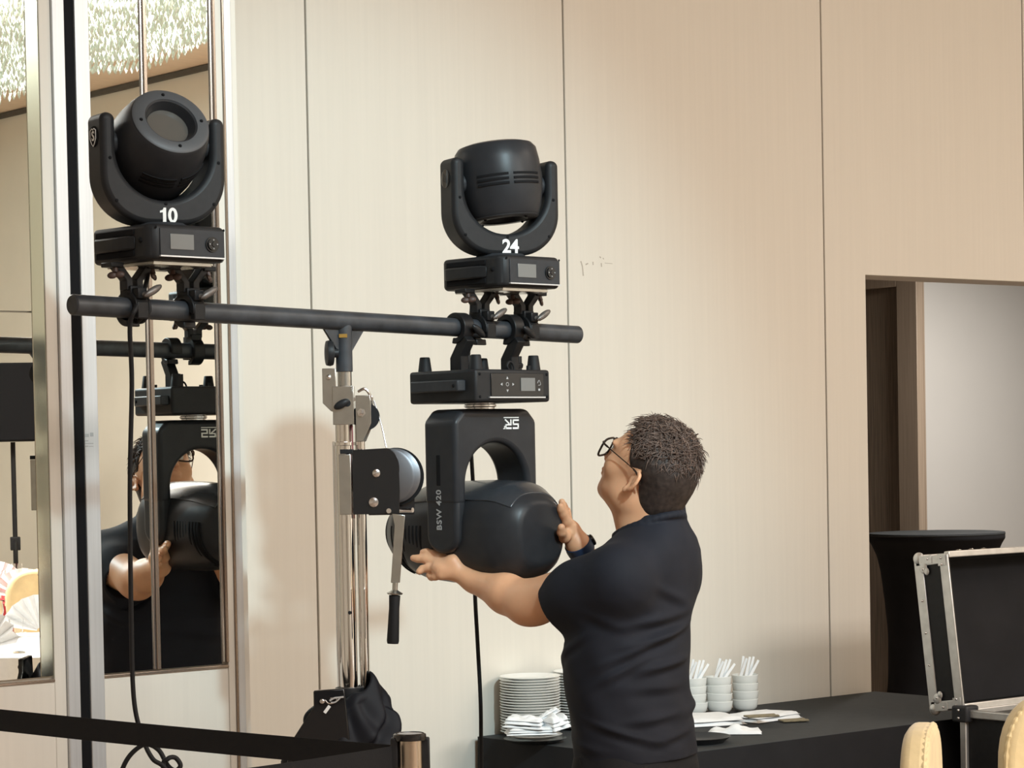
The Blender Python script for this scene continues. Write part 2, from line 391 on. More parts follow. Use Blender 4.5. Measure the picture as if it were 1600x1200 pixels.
# ---- the passage beyond the opening
YG = 10.1; XC = PY(1431, 600, YG).x
struct(obj('wall_passage', bxm(XC, 19, YG, YG+0.15, 0, 3.2), 'wall_grey', smooth=False))
struct(obj('wall_far', bxm(5.0, XC+0.15, 13.0, 13.15, 0, 3.2), 'wall_grey', smooth=False))
struct(obj('wall_passage_left', bxm(4.9, 5.05, YB+T0+0.03, 13.0, 0, 3.2), 'wall_grey', smooth=False))
struct(obj('wall_passage_right', bxm(18.9, 19.0, YB+T0+0.03, YG, 0, 3.2), 'wall_grey', smooth=False))
struct(obj('wall_passage_front', bxm(XR, 18.9, YB+0.03, YB+T0, 0, 3.2), 'wall_grey', smooth=False))
struct(obj('ceiling_passage', bxm(4.9, 19, YB+T0+0.03, 13.15, 3.05, 3.15), 'wall_grey', smooth=False))
# side wall with the walnut door, its near corner at the grey wall
struct(obj('wall_side', bxm(XC+0.001, XC+0.14, YG+0.151, 13.0, 0, 3.05), 'wood_trim', smooth=False))
dy0 = PX(1414, 600, XC).y; dy1 = PX(1340, 600, XC).y
ztop = PX(1409, 449, XC).z
d3 = struct(obj('door_3', bxm(XC-0.02, XC, dy0, dy1, 0.0, ztop), 'wood', smooth=False))
obj('door_frame', bxm(XC-0.07, XC, dy0-0.16, dy0-0.001, 0, ztop+0.16), 'wood_trim', d3, bevel=0.004)
obj('door_frame', bxm(XC-0.07, XC, dy0, dy1+0.16, ztop+0.001, ztop+0.16), 'wood_trim', d3, bevel=0.004)
obj('corner_trim', bxm(XC-0.012, XC, YG-0.01, dy0-0.162, 0, 3.04), 'wood_trim', d3, smooth=False)

# ---- crystal chandelier field over the far side of the room (seen in the mirrors)
ch = thing('crystal_chandelier', 'wide field of lit crystal strands under the ceiling, seen in the mirrors', 'chandelier', (8.6, -6.3, H))
obj('ceiling_plate', MB().box((0, 0, -0.02), (2.1, 6.2, 0.036)), 'steel', ch, smooth=False)
def crystals(n_mod, name, m):
    dx = 0.040; nx = 50; ny = 150
    V = []; Fc = []
    base = np.array([(0,0,-.5),(.5,0,0),(0,.5,0),(-.5,0,0),(0,-.5,0),(0,0,.5)])
    fc = np.array([(0,2,1),(0,3,2),(0,4,3),(0,1,4),(5,1,2),(5,2,3),(5,3,4),(5,4,1)])
    k = 0
    for i in range(nx):
        for j in range(ny):
            for l in range(2):
                if ((i*7 + j*3 + l*5 + int(rng.integers(0, 3))) % 3 == 0) != (n_mod == 0): continue
                c = np.array([(i-nx/2+0.5*(j % 2))*dx + rng.normal(0, .003), (j-ny/2)*dx, -0.10 - l*0.085 - 0.04*math.sin(i*.35)*math.sin(j*.11) + rng.normal(0, .006)])
                V.append(base*np.array([.026, .026, .062]) + c); Fc.append(fc + 6*k); k += 1
    return npobj(name, np.concatenate(V), np.concatenate(Fc), m, ch, smooth=False, kind='stuff')
crystals(0, 'crystal_drops', 'crystal'); crystals(1, 'dim_crystal_drops', 'crystal_dim')  # bright and dim copies of one drop, sparkle set by glow strength
# ================================================================== THE LIGHTING RIG
def inv(t): return t.matrix_world.inverted()
def rounded_u(W, Ri, zb, zt, zc, corner, flat=0.0, n=14):
    """outline of a moving-light yoke in x-z: outer rounded bottom, arms up to zt, inner arch of radius Ri about zc"""
    pts = []; hw = W/2; arm = hw - Ri; r = arm/2
    for k in range(n+1):                           # left arm cap
        a = PI - PI*k/n; pts.append((-hw + r + r*math.cos(a), zt - r + r*math.sin(a)))
    for k in range(2*n+1):                         # inner arch
        a = PI + PI*k/(2*n); pts.append((Ri*math.cos(a), zc + Ri*math.sin(a)))
    for k in range(n+1):                           # right arm cap
        a = PI - PI*k/n; pts.append((hw - r + r*math.cos(a), zt - r + r*math.sin(a)))
    for k in range(n+1):                           # outer corners
        a = -PI/2*k/n; pts.append((hw - corner + corner*math.cos(a), zb + corner + corner*math.sin(a)))
    for k in range(n+1):
        a = -PI/2 - PI/2*k/n; pts.append((-hw + corner + corner*math.cos(a), zb + corner + corner*math.sin(a)))
    return pts
def hook(mb, cx, zc, ri=0.0225, ro=0.036, w=0.030, gap0=200, gap1=250, T=None):
    """open C of a pipe clamp around a pipe running along x"""
    n = 28; a0 = R(gap1); a1 = R(gap0+360); out = []; inn = []
    for k in range(n+1):
        a = a0 + (a1-a0)*k/n
        out.append((ro*math.cos(a), zc + ro*math.sin(a))); inn.append((ri*math.cos(a), zc + ri*math.sin(a)))
    mb.prism(out + inn[::-1], cx - w/2, cx + w/2, 'yz', T)
def wing(mb, c, d, s=1.0, T=None):
    """wing nut: a stem along d and a flat two-eared grip"""
    c = Vector(c); d = Vector(d).normalized()
    mb.cyl(c, c + d*0.012*s, 0.005*s, 0.0055*s, 10, T)
    q = Vector((0, 0, 1)).rotation_difference(d).to_matrix().to_4x4()
    TT = (T or Matrix()) @ Matrix.Translation(c + d*0.017*s) @ q
    mb.ball((0.007*s, 0, 0), (0.010*s, 0.0045*s, 0.0075*s), 10, 6, TT); mb.ball((-0.007*s, 0, 0), (0.010*s, 0.0045*s, 0.0075*s), 10, 6, TT)

# ---- winch-up stand with T-bar ------------------------------------------------
ZP = 5.52
pb = P(537, 900, ZP)
stand = thing('lifting_stand', 'chrome winch-up lighting stand with a black crossbar carrying three stage lights', 'lighting stand', (pb.x, pb.y, 0), rz(0))
SI = inv(stand)
def S(px, py, dz=0.0): return SI @ P(px, py, ZP+dz)
pl = SI @ P(112, 476, 5.02); pr = SI @ P(903, 523, 6.05)
PIPE_R = 0.0212
obj('crossbar', MB().lathe([(0, 0), (PIPE_R-.003, 0), (PIPE_R, .003), (PIPE_R, (pr-pl).length-.003), (PIPE_R-.003, (pr-pl).length), (0, (pr-pl).length)], pl, pr-pl, 40), 'pipe', stand)
def pipe_at(px):                                   # world point on the bar's axis seen at that column
    a = stand.matrix_world @ pl; b = stand.matrix_world @ pr
    best = min((abs((lambda q: 800 + F*q.x/(-q.z))(cam_rot.transposed() @ (a.lerp(b, t/400.) - Vector((0,0,CAMZ)))) - px), t/400.) for t in range(401))
    return a.lerp(b, best[1])
PIPE_DIR = (stand.matrix_world.to_3x3() @ (pr-pl)).normalized()
PIPE_YAW = math.atan2(PIPE_DIR.y, PIPE_DIR.x)
tee = SI @ pipe_at(537); td = Vector((tee.x, tee.y, 0))
def TT(dx, dy, z): return (tee.x+dx, tee.y+dy, z)
zsl = S(537, 581).z; ztube = S(537, 1074).z
obj('sleeve', MB().cyl(TT(0, 0, zsl), TT(0, 0, tee.z), 0.0185, n=32), 'pipe', stand, bevel=0.001)
pd = (pr-pl).normalized()
for sgn in (-1, 1):
    mb = MB(); a = Vector(TT(0, 0, tee.z-0.014)); 
    prf = [(0.017*sgn, 0.0), (0.062*sgn, 0.0), (0.017*sgn, -0.058)]
    nrm = Vector((-pd.y, pd.x, 0)).normalized()*0.004
    vs = []
    for h in (-1, 1):
        for u, w in prf: vs.append(a + Vector((pd.x, pd.y, 0))*u + Vector((0, 0, w)) + nrm*h)
    mb.add(vs, [(0,1,2),(5,4,3),(0,3,4,1),(1,4,5,2),(2,5,3,0)])
    obj('gusset', mb, 'pipe', stand, bevel=0.0008, seg=1)
obj('rating_tag', MB().box(TT(0.0, -0.0186, S(540, 525).z), (0.018, 0.002, 0.008)), 'brass', stand)
kn = MB(); c = Vector(S(514, 552, -0.01))
kn.lathe([(0, 0), (0.010, 0), (0.010, 0.010), (0.027, 0.012), (0.029, 0.018), (0.027, 0.026), (0.010, 0.029), (0, 0.029)], c+Vector((0.020, 0, 0)), (-1, -0.25, 0), 28)
obj('locking_knob', kn, 'plastic', stand)
# telescopic tubes
x0, y0 = tee.x, tee.y
obj('inner_tube', MB().cyl(TT(0, 0, S(537, 640).z-0.3), TT(0, 0, zsl+0.001), 0.0158, n=32), 'zinc', stand)
obj('mast', MB().cyl((x0-0.004, y0, ztube-0.02), (x0-0.004, y0, S(537, 663).z), 0.0195, n=48), 'chrome', stand)
obj('guide_tube', MB().cyl((x0+0.030, y0+0.012, ztube-0.02), (x0+0.030, y0+0.012, S(550, 640).z), 0.0115, n=32), 'chrome', stand)
obj('back_tube', MB().cyl((x0-0.022, y0+0.026, ztube-0.02), (x0-0.022, y0+0.026, S(520, 690).z), 0.010, n=32), 'steel', stand)
zc = S(525, 694).z
obj('collar', MB().lathe([(0.0197, -0.004), (0.0235, -0.003), (0.0235, 0.004), (0.0197, 0.005)], (x0-0.004, y0, zc), n=40), 'chrome', stand)
for k in range(5):
    a = R(200 + 35*k)
    pass
obj('red_stripe', MB().box((x0+0.0155, y0-0.0125, (S(540, 665).z+S(540, 810).z)/2), (0.003, 0.004, S(540, 665).z-S(540, 810).z)), 'red', stand)  # thin dull red strip along the mast
obj('spring_pin', MB().cyl((x0+0.002, y0-0.018, S(531, 957).z), (x0+0.002, y0-0.0225, S(531, 957).z), 0.004, n=14), 'rubber', stand)
# galvanised head bracket
zb0, zb1 = S(520, 664).z, S(520, 604).z; zb2 = S(510, 576).z
obj('head_bracket', MB().box((x0-0.004, y0-0.022, (zb0+zb1)/2), (0.044, 0.004, zb1-zb0)).box((x0+0.0185, y0-0.002, (zb0+zb1)/2), (0.004, 0.044, zb1-zb0)), 'zinc', stand, bevel=0.0008)
obj('bracket_ear', MB().prism([(x0-0.048, zb2), (x0-0.018, zb2), (x0-0.018, zb1+.001), (x0-0.020, zb0+0.028), (x0-0.030, zb0+0.030), (x0-0.048, zb0+0.048)], y0-0.021, y0-0.017), 'zinc', stand, bevel=0.001)
obj('ear_bolt', MB().ball((x0-0.034, y0-0.022, S(511, 590).z), (0.006, 0.004, 0.006), 12, 8), 'steel', stand)
tk = MB(); c = Vector((x0-0.006, y0-0.030, S(524, 632).z))
tk.ball((0, 0, 0), (0.019, 0.008, 0.009), 16, 10, Matrix.Translation(c) @ Matrix.Rotation(R(-28), 4, 'Y')); tk.cyl(c+Vector((0.012, 0.004, 0.002)), c+Vector((0.012, 0.012, 0.002)), 0.008, n=14)
obj('clamp_lever', tk, 'plastic', stand)
# pulley block
zp0 = S(560, 690).z; zp1 = S(560, 618).z
pk = [(0.024, zp1), (0.056, zp1), (0.058, zp1-0.016), (0.058, zp0+0.040), (0.040, zp0), (0.024, zp0)]
pk = [(x0+a, b) for a, b in pk]
obj('pulley_plate', MB().prism(pk, y0-0.022, y0-0.018), 'zinc', stand, bevel=0.001)
obj('pulley_plate', MB().prism([(a+0.004, b) for a, b in pk], y0+0.004, y0+0.008), 'zinc', stand, bevel=0.001)
obj('pulley_wheel', MB().lathe([(0, -.007), (.030, -.007), (.026, 0), (.030, .007), (0, .007)], (x0+0.046, y0-0.007, (zp0+zp1)/2+0.004), (0, 1, 0), 28), 'rubber', stand)
obj('pulley_bolt', MB().lathe([(0, 0), (.0095, 0), (.0095, .003), (.006, .003), (.006, .008), (0, .009)], (x0+0.037, y0-0.022, S(558, 645).z), (0, -1, 0), 6), 'steel', stand)
obj('cable_shackle', MB().box((x0+0.040, y0-0.012, S(560, 624).z), (0.046, 0.010, 0.008)).tube([(x0+0.030, y0-0.016, S(560, 612).z), (x0+0.045, y0-0.02, S(560, 608).z), (x0+0.056, y0-0.016, S(560, 618).z), (x0+0.050, y0-0.014, S(560, 627).z)], 0.0032), 'steel', stand)
# winch
wz0, wz1 = S(560, 803).z, S(560, 701).z
wx0 = S(553, 750).x; wx1 = S(626, 750).x
stp = [(wx0, wz0), (wx1-0.002, wz0), (wx1, wz0+0.050)]
for k in range(11):
    a = -0.25 + (PI/2+0.25)*k/10; stp.append((wx1-0.028+0.028*math.cos(a), wz1-0.045+0.045*math.sin(a)))
stp.append((wx0, wz1-0.003))
WY = y0-0.055
obj('winch_plate', MB().prism(stp, WY, WY+0.004), 'gloss', stand, bevel=0.001)
obj('winch_plate', MB().prism([(a+0.030, b-0.004) for a, b in stp], WY+0.066, WY+0.070), 'gloss', stand, bevel=0.001)
obj('winch_bracket', MB().box((wx0-0.016, WY+0.020, (wz0+wz1)/2-0.006), (0.026, 0.046, wz1-wz0-0.012)), 'zinc', stand, bevel=0.001)
obj('winch_cap', MB().box((wx0-0.012, WY+0.020, wz1-0.006), (0.028, 0.05, 0.010)), 'rubber', stand, bevel=0.001)
dc = (S(607, 750).x, WY+0.008, S(628, 743).z)
obj('winch_drum', MB().lathe([(0, 0), (.056, 0), (.061, .003), (.058, .007), (.034, .016), (.034, .040), (.056, .046), (.061, .050), (.058, .054), (0, .054)], dc, (0.25, 1, 0), 44), 'drum', stand)
obj('winch_gear', MB().lathe([(0, 0), (.064, 0), (.064, .003), (0, .003)], (dc[0]+0.016, WY+0.063, dc[2]-0.002), (0.25, 1, 0), 44), 'rubber', stand)
for nm, px, py, rr in (('drum_bolt', 590, 739, .0085), ('axle_nut', 586, 784, .0105)):
    c = S(px, py); c = Vector((c.x, WY, c.z))
    obj(nm, MB().lathe([(0, 0), (rr, 0), (rr, .003), (rr*.6, .004), (rr*.6, .008), (0, .009)], c, (0, -1, 0), 18), 'steel', stand)
obj('winch_cable', MB().tube([(x0+0.064, y0-0.008, S(571, 640).z+0.02), (x0+0.080, y0-0.012, S(585, 665).z), (S(604, 699).x, y0-0.02, S(604, 699).z)], 0.0018), 'steel', stand)
cs = S(614, 797); cp = (cs.x, WY-0.004, cs.z)
obj('crank_shaft', MB().cyl((cs.x-0.004, WY+0.05, cs.z), (cs.x+0.045, WY+0.02, cs.z), 0.0055, n=14).cyl((cs.x-0.006, WY-0.016, cs.z), (cs.x-0.002, WY+0.03, cs.z), 0.0055, n=14), 'steel', stand)
ca = S(625, 808); cb = S(620, 908)
arm = MB().prism([(ca.x-0.014, ca.z+0.010), (ca.x+0.014, ca.z+0.006), (ca.x+0.012, ca.z-0.016), (cb.x+0.010, cb.z), (cb.x-0.010, cb.z), (ca.x-0.009, ca.z-0.016)], WY-0.020, WY-0.015)
obj('crank_arm', arm, 'zinc', stand, bevel=0.001)
hg0 = S(619, 926); hg1 = S(616, 1002)
hl = Vector((hg1.x-hg0.x, 0, hg1.z-hg0.z))
obj('crank_grip', MB().lathe([(0, 0), (.0125, .002), (.0115, .03), (.0135, hl.length-.006), (.012, hl.length), (0, hl.length)], (hg0.x, WY-0.018, hg0.z), hl, 24), 'rubber', stand)
obj('grip_washer', MB().lathe([(0, 0), (.016, 0), (.018, .003), (.012, .006), (.006, .010), (.006, .026), (0, .026)], (hg0.x, WY-0.018, hg0.z), -hl, 24), 'zinc', stand)
# lower sleeve and folding legs (hidden below the frame)
obj('lower_sleeve', MB().cyl((x0-0.004, y0, 0.34), (x0-0.004, y0, ztube), 0.031, n=36), 'plastic', stand, bevel=0.002)
for k in range(3):
    a = R(25 + 120*k); d = Vector((math.cos(a), math.sin(a), 0)); o = Vector((x0-0.004, y0, 0))
    obj('leg', MB().cyl(o + d*0.03 + Vector((0, 0, 0.42)), o + d*0.52 + Vector((0, 0, 0.018)), 0.016, n=18), 'zinc', stand)
    obj('leg_brace', MB().box((0.14, 0, 0), (0.30, 0.006, 0.022), Matrix.Translation(o + d*0.03 + Vector((0, 0, 0.20))) @ Matrix.Rotation(a, 4, 'Z') @ Matrix.Rotation(R(-4), 4, 'Y')), 'zinc', stand)

# ---- wash-type moving lights ---------------------------------------------------
def wash(px, pan, axis, number, label, emblem):
    p = pipe_at(px)
    t = thing('moving_head_light', label, 'stage light', p + Vector((0, 0, 0.094)), PIPE_YAW, 'wash moving heads standing on the crossbar')
    t.matrix_world = t.matrix_world @ Matrix.Diagonal((1.06, 1.06, 1.01, 1))
    W, D, HB = 0.19, 0.20, 0.072
    c = 0.016
    oct_ = [(-W/2+c, -D/2), (W/2-c, -D/2), (W/2, -D/2+c), (W/2, D/2-c), (W/2-c, D/2), (-W/2+c, D/2), (-W/2, D/2-c), (-W/2, -D/2+c)]
    base = obj('base', MB().prism(oct_, 0, HB, 'xy'), 'plastic', t, bevel=0.009, seg=3)
    obj('front_panel', MB().box((0.004, -D/2-0.0008, HB/2), (W-0.036, 0.003, HB-0.018)), 'plastic2', base, bevel=0.001)
    obj('panel_edge', MB().box((0.004, -D/2-0.0015, 0.0075), (W-0.034, 0.006, 0.0028)), 'alu', base)
    obj('display', MB().box((-0.022, -D/2-0.0028, HB/2+0.001), (0.056, 0.002, 0.031)), 'screen', base, bevel=0.0006)
    dial = obj('control_dial', MB().lathe([(0, 0), (.0155, 0), (.0155, .003), (.012, .003), (.012, .006), (.005, .006), (.004, .0075), (0, .0075)], (0.050, -D/2-0.002, HB/2-0.001), (0, -1, 0), 28), 'gloss', base)
    dots = MB()
    for k in range(4):
        dots.ball((0.050+0.0088*math.cos(k*PI/2), -D/2-0.0084, HB/2-0.001+0.0088*math.sin(k*PI/2)), 0.0016, 8, 6)
    obj('dial_marks', dots, 'grey_print', dial)
    for sx in (-1, 1):                              # carrying grips moulded into both sides
        x = sx*W/2
        obj('grip_recess_shade', MB().box((x+sx*0.0004, 0.012, HB-0.015), (0.004, D*0.62, 0.013)), 'gap', base, bevel=0.002)  # raised dark pieces paint the shade inside the hollows of the side
        obj('grip_recess_shade', MB().box((x+sx*0.0004, 0.012, 0.015), (0.004, D*0.62, 0.013)), 'gap', base, bevel=0.002)
        obj('side_grip', MB().prism([(x, -0.055), (x+sx*0.010, -0.036), (x+sx*0.010, 0.066), (x, 0.082)], HB/2-0.0145, HB/2+0.0145, 'xy'), 'plastic', base, bevel=0.004)
        obj('screw_recess_shade', MB().ball((x+sx*0.0005, -0.070, HB/2+0.004), (0.003, 0.0055, 0.0055), 12, 8), 'gap', base)
    for sx in (-1, 1):
        obj('screw', MB().ball((sx*(W/2-0.014), -D/2-0.0004, HB-0.007), (0.0028, 0.0015, 0.0028), 8, 6), 'gap', base)
    # yoke
    Tp = Matrix.Rotation(pan, 4, 'Z')
    zb = HB + 0.006; za = zb + 0.165
    YW, YD = 0.262, 0.072
    yo = obj('yoke', MB().prism(rounded_u(YW, 0.101, zb, zb+0.222, zb+0.150, 0.098), -YD/2, YD/2, 'xz', Tp), 'plastic', t, bevel=0.011, seg=3)
    obj('turntable', MB().lathe([(0, HB-0.001), (.055, HB-0.001), (.058, HB+0.003), (.050, zb+0.004), (0, zb+0.004)], n=36), 'plastic2', t)
    for sx, py_ in ((-1, 0.13), (1, 0.13), (-1, 0.045), (1, 0.045), (0, 0.042)):
        obj('screw', MB().ball((sx*(YW/2-0.016 if py_ > .1 else YW/2-0.028), -YD/2-0.0003, zb+py_), (0.0035, 0.0012, 0.0035), 10, 6, Tp), 'gap', yo)
    if number == '10':                              # block figures
        one = [(-.0035, -.015), (.0035, -.015), (.0035, .015), (-.0015, .015), (-.0035, .0105), (-.0095, .0085), (-.0095, .0045), (-.0035, .0055)]
        mbn = MB().prism(one, -.0004, .0004, 'xy', Matrix.Translation((-.010, 0, 0)))
        oval = [(math.cos(2*PI*k/28), math.sin(2*PI*k/28)) for k in range(28)]
        vo = [(.0100*a, .0156*b_, z_) for z_ in (.0004, -.0004) for a, b_ in oval] + [(.0036*a, .0098*b_, z_) for z_ in (.0004, -.0004) for a, b_ in oval]
        fo = []
        for k in range(28):
            j = (k+1) % 28; fo += [(k, j, 56+j, 56+k), (28+j, 28+k, 84+k, 84+j), (k, 28+k, 28+j, j), (56+k, 56+j, 84+j, 84+k)]
        mbn.add(vo, fo, Matrix.Translation((.0075, 0, 0))); vsn, fsn = mbn.v, mbn.f
    else:
        vsn, fsn = text_mesh(number, 0.043, bold=0.0012, spacing=0.92)
    Tn = Tp @ Matrix.Translation((0.006, -YD/2-0.0007, zb+0.019)) @ Matrix.Rotation(PI/2, 4, 'X')
    obj('number', MB().add(vsn, fsn, Tn), 'white', yo, smooth=False, label='white number ' + number)
    disc = MB().lathe([(0, -.001), (.021, -.001), (.021, .0014), (.018, .002), (0, .002)], (-YW/2, 0, zb+0.175), (-1, 0, 0), 32, Tp)
    dk = obj('pivot_cap', disc, 'gloss' if not emblem else 'gap', yo)
    if emblem:
        Te = Tp @ Matrix.Translation((-YW/2-0.0022, 0, zb+0.175)) @ Matrix.Rotation(-PI/2, 4, 'Z') @ Matrix.Rotation(PI/2, 4, 'X')
        v1, f1 = text_mesh('S', 0.027, bold=0.0005)
        mb = MB().add(v1, f1, Te)
        shield = [(-.013, .012), (-.005, .016), (0, .013), (.005, .016), (.013, .012), (.0135, -.004), (.007, -.014), (0, -.020), (-.007, -.014), (-.0135, -.004)]
        for (ax, ay), (bx_, by_) in zip(shield, shield[1:] + shield[:1]):
            mb.tube([Te @ Vector((ax, ay, 0)), Te @ Vector((bx_, by_, 0))], 0.0009, 5, 1)
        obj('emblem', mb, 'white', dk, smooth=False, label='white shield emblem with the letter S')
    else:
        mb = MB()
        for k in range(3):
            mb.box((-YW/2-0.0022, -0.006+0.006*k, zb+0.175+0.002*(k-1)), (0.0006, 0.0016, 0.018), Tp)
        obj('cap_print', mb, 'plastic2', dk)
    # head
    ax = Vector(axis).normalized(); c0 = Vector((0, 0, za))
    prof = [(0, -.094), (.066, -.094), (.082, -.089), (.0905, -.078), (.0945, -.050), (.0965, -.012), (.0935, .022), (.0865, .056), (.0805, .073), (.0775, .079), (.0730, .082), (.0535, .0825), (.0500, .0800), (.0445, .066), (.0425, .060), (0, .060)]
    hd = obj('lamp_head', MB().lathe(prof, c0, ax, 64), 'shell', t, angle=30)
    obj('front_bezel_lit', MB().lathe([(.0530, .0818), (.0535, .0832), (.0728, .0830), (.0782, .0792), (.0775, .0785), (.0530, .0818)], c0, ax, 64), 'bezel', hd)  # paler ring with the light from above put into its colour
    obj('lens', MB().lathe([(0, .0605), (.030, .0615), (.0420, .0605), (.0420, .059), (0, .059)], c0, ax, 40), 'lens', hd)
    u = ax.orthogonal().normalized(); w = ax.cross(u)
    for k in range(4):
        a = R(40 + 90*k); q = c0 + ax*0.0832 + (u*math.cos(a) + w*math.sin(a))*0.0635
        obj('screw', MB().ball(q, 0.0036, 10, 6), 'gap', hd)
    fr = Tp.to_3x3() @ Vector((0, -1, 0)); side = fr - ax*fr.dot(ax); side.normalize(); w2 = ax.cross(side)
    for gname, a0, a1 in (('a', -0.62, 0.12), ('b', 0.24, 0.98)):
        for k in range(3):
            s = -0.010 + 0.0105*k - 0.010
            mb = MB(); n = 14
            rr = 0.0961 + (0.0004 if s > -.012 else 0)
            vs = []
            for i in range(n+1):
                a = a0 + (a1-a0)*i/n; d = side*math.cos(a) + w2*math.sin(a)
                for rr_, ds in ((rr-.004, -.0026), (rr+.0010, -.0026), (rr+.0010, .0026), (rr-.004, .0026)):
                    vs.append(c0 + ax*(-(s+0.010)) + ax*ds + d*rr_)
            fs = []
            for i in range(n):
                for j in range(4): fs.append((4*i+j, 4*i+(j+1) % 4, 4*i+4+(j+1) % 4, 4*i+4+j))
            fs += [(0, 1, 2, 3), (4*n+3, 4*n+2, 4*n+1, 4*n)]
            obj('vent_slot_shade', mb.add(vs, fs), 'gap', hd, smooth=False)  # slots are raised arcs, the shade inside them painted dark
    hb = Tp.to_3x3() @ Vector((1, 0, 0))
    for sx in (-1, 1):
        obj('pivot', MB().cyl(c0 + hb*sx*0.080, c0 + hb*sx*0.108, 0.024, n=24), 'plastic2', hd)
    # brackets and clamps on the pipe
    zp = -0.093
    for x in (-0.068, 0.068):
        br = MB()
        for s_ in (-1, 1):
            br.prism([(x+s_*0.052, -0.002), (x+s_*0.030, -0.002), (x+s_*0.004, -0.034), (x+s_*0.004, -0.056), (x+s_*0.020, -0.056), (x+s_*0.020, -0.036)], -0.012, 0.012)
            br.box((x+s_*0.044, 0, -0.006), (0.030, 0.034, 0.010))
        cl = obj('clamp_bracket', br, 'clamp', t, bevel=0.002)
        h = MB(); hook(h, x, zp, gap0=195, gap1=262)
        h.box((x, 0.0, -0.058), (0.030, 0.036, 0.022)); h.box((x, -0.030, zp-0.004), (0.026, 0.014, 0.034)); h.box((x, -0.026, zp+0.030), (0.022, 0.020, 0.022))
        obj('pipe_clamp', h, 'clamp', t, bevel=0.002)
        wg = MB(); Tw = Matrix.Translation((x+0.012, -0.040, zp+0.030)) @ Matrix.Rotation(R(-30), 4, 'Y') @ Matrix.Rotation(R(20), 4, 'X')
        wg.ball((0.006, -0.006, 0.004), (0.024, 0.007, 0.008), 14, 8, Tw); wg.cyl((-0.012, 0.016, 0), (-0.004, -0.004, 0), 0.006, n=12, T=Tw)
        obj('clamp_lever', wg, 'lever', cl)
        for s_ in (-1, 1):
            wn = MB(); wing(wn, (x+s_*0.043, -0.008, -0.010), (s_*0.10, -0.25, -1), 1.0)
            obj('wing_nut', wn, 'knob', cl)
    obj('bottom_tray', MB().box((0, 0, -0.004), (W-0.05, D-0.05, 0.008)), 'zinc', t, bevel=0.001)
    return t
# directions of the lamp heads in the fixture's own axes
def to_local(v): return Matrix.Rotation(-PIPE_YAW, 3, 'Z') @ (RGT*v[0] + Vector((0, 0, 1))*v[1] - FWD*v[2])
pan10 = rz(33) - PIPE_YAW; pan24 = rz(27) - PIPE_YAW
wash(250, pan10, to_local((0.46, 0.50, 0.74)), '10', 'black wash moving head marked 10, lens tilted up, above the mirror', True)
wash(784, pan24, to_local((0.10, -0.97, 0.04)), '24', 'black wash moving head marked 24, lens pointing down, at the bar end', False)

# ---- big beam moving light hanging under the bar --------------------------------
pbm = pipe_at(747)
BZ = P(745, 630, 5.81).z
beam = thing('beam_moving_light', 'large black beam moving head hanging upside down, held up by the man', 'stage light', (pbm.x, pbm.y, BZ), PIPE_YAW)
BI = inv(beam)
W, D, HB = 0.242, 0.223, 0.0745
zpipe = pbm.z - BZ
base = obj('base', MB().box((0, 0, HB/2), (W, D, HB)), 'plastic', beam, bevel=0.007, seg=3)
obj('front_panel', MB().box((0.012, -D/2-0.0006, HB/2+0.002), (W-0.072, 0.004, HB-0.022)), 'gloss', base, bevel=0.001)
obj('panel_edge', MB().box((0.010, -D/2-0.002, 0.0105), (W-0.062, 0.006, 0.003)), 'alu', base)
obj('display', MB().box((0.044, -D/2-0.003, HB/2+0.003), (0.046, 0.002, 0.030)), 'screen', base)
for nm, x, z in (('arrow_mark', -0.040, HB/2+0.003), ('arrow_mark', -0.004, HB/2+0.003), ('arrow_mark', -0.022, HB/2+0.017), ('arrow_mark', -0.022, HB/2-0.011)):
    a = math.atan2(z-(HB/2+0.003), x+0.022)
    pts = [(x+0.004*math.cos(a+k*2*PI/3), z+0.004*math.sin(a+k*2*PI/3)) for k in range(3)]
    obj(nm, MB().prism(pts, -D/2-0.0032, -D/2-0.0024), 'grey_print', base, smooth=False)
ok = MB().lathe([(.0036, 0), (.0046, 0), (.0046, .0008), (.0036, .0008), (.0036, 0)], (-0.022, -D/2-0.0026, HB/2+0.003), (0, -1, 0), 18)
obj('enter_mark', ok, 'grey_print', base, smooth=False)
obj('panel_print', MB().tube([(0.076, -D/2-0.003, HB/2+0.006), (0.081, -D/2-0.003, HB/2+0.013), (0.086, -D/2-0.003, HB/2+0.003), (0.078, -D/2-0.003, HB/2+0.001)], 0.0007, 5, 3).box((0.081, -D/2-0.003, HB/2-0.009), (0.006, 0.0006, 0.005)), 'grey_print', base)
for sx in (-1, 1):
    for zz in (0.012, HB-0.011):
        obj('screw', MB().ball(((W/2-0.012 if sx > 0 else -W/2+0.014), -D/2-0.0005, zz), (0.0035, 0.002, 0.0035), 10, 6), 'gap', base)
    x = sx*W/2
    hnd = obj('side_handle', MB().prism([(x-sx*.001, -0.080), (x+sx*0.020, -0.072), (x+sx*0.020, 0.086), (x-sx*.001, 0.094), (x-sx*.001, 0.060), (x+sx*0.010, 0.055), (x+sx*0.010, -0.045), (x-sx*.001, -0.050)], HB/2-0.012, HB/2+0.014, 'xy'), 'plastic2', base, bevel=0.003)
    obj('screw', MB().ball((x+sx*0.020, -0.060, HB/2+0.001), (0.0025, 0.0045, 0.0045), 10, 6), 'gap', hnd)
for fx, fy in ((-1, -1), (1, -1), (-1, 1), (1, 1)):
    obj('foot', MB().lathe([(0, 0), (.0165, 0), (.0120, .034), (.0105, .036), (0, .036)], (fx*(W/2-0.028), fy*(D/2-0.026), HB-0.002), n=24), 'rubber', base)
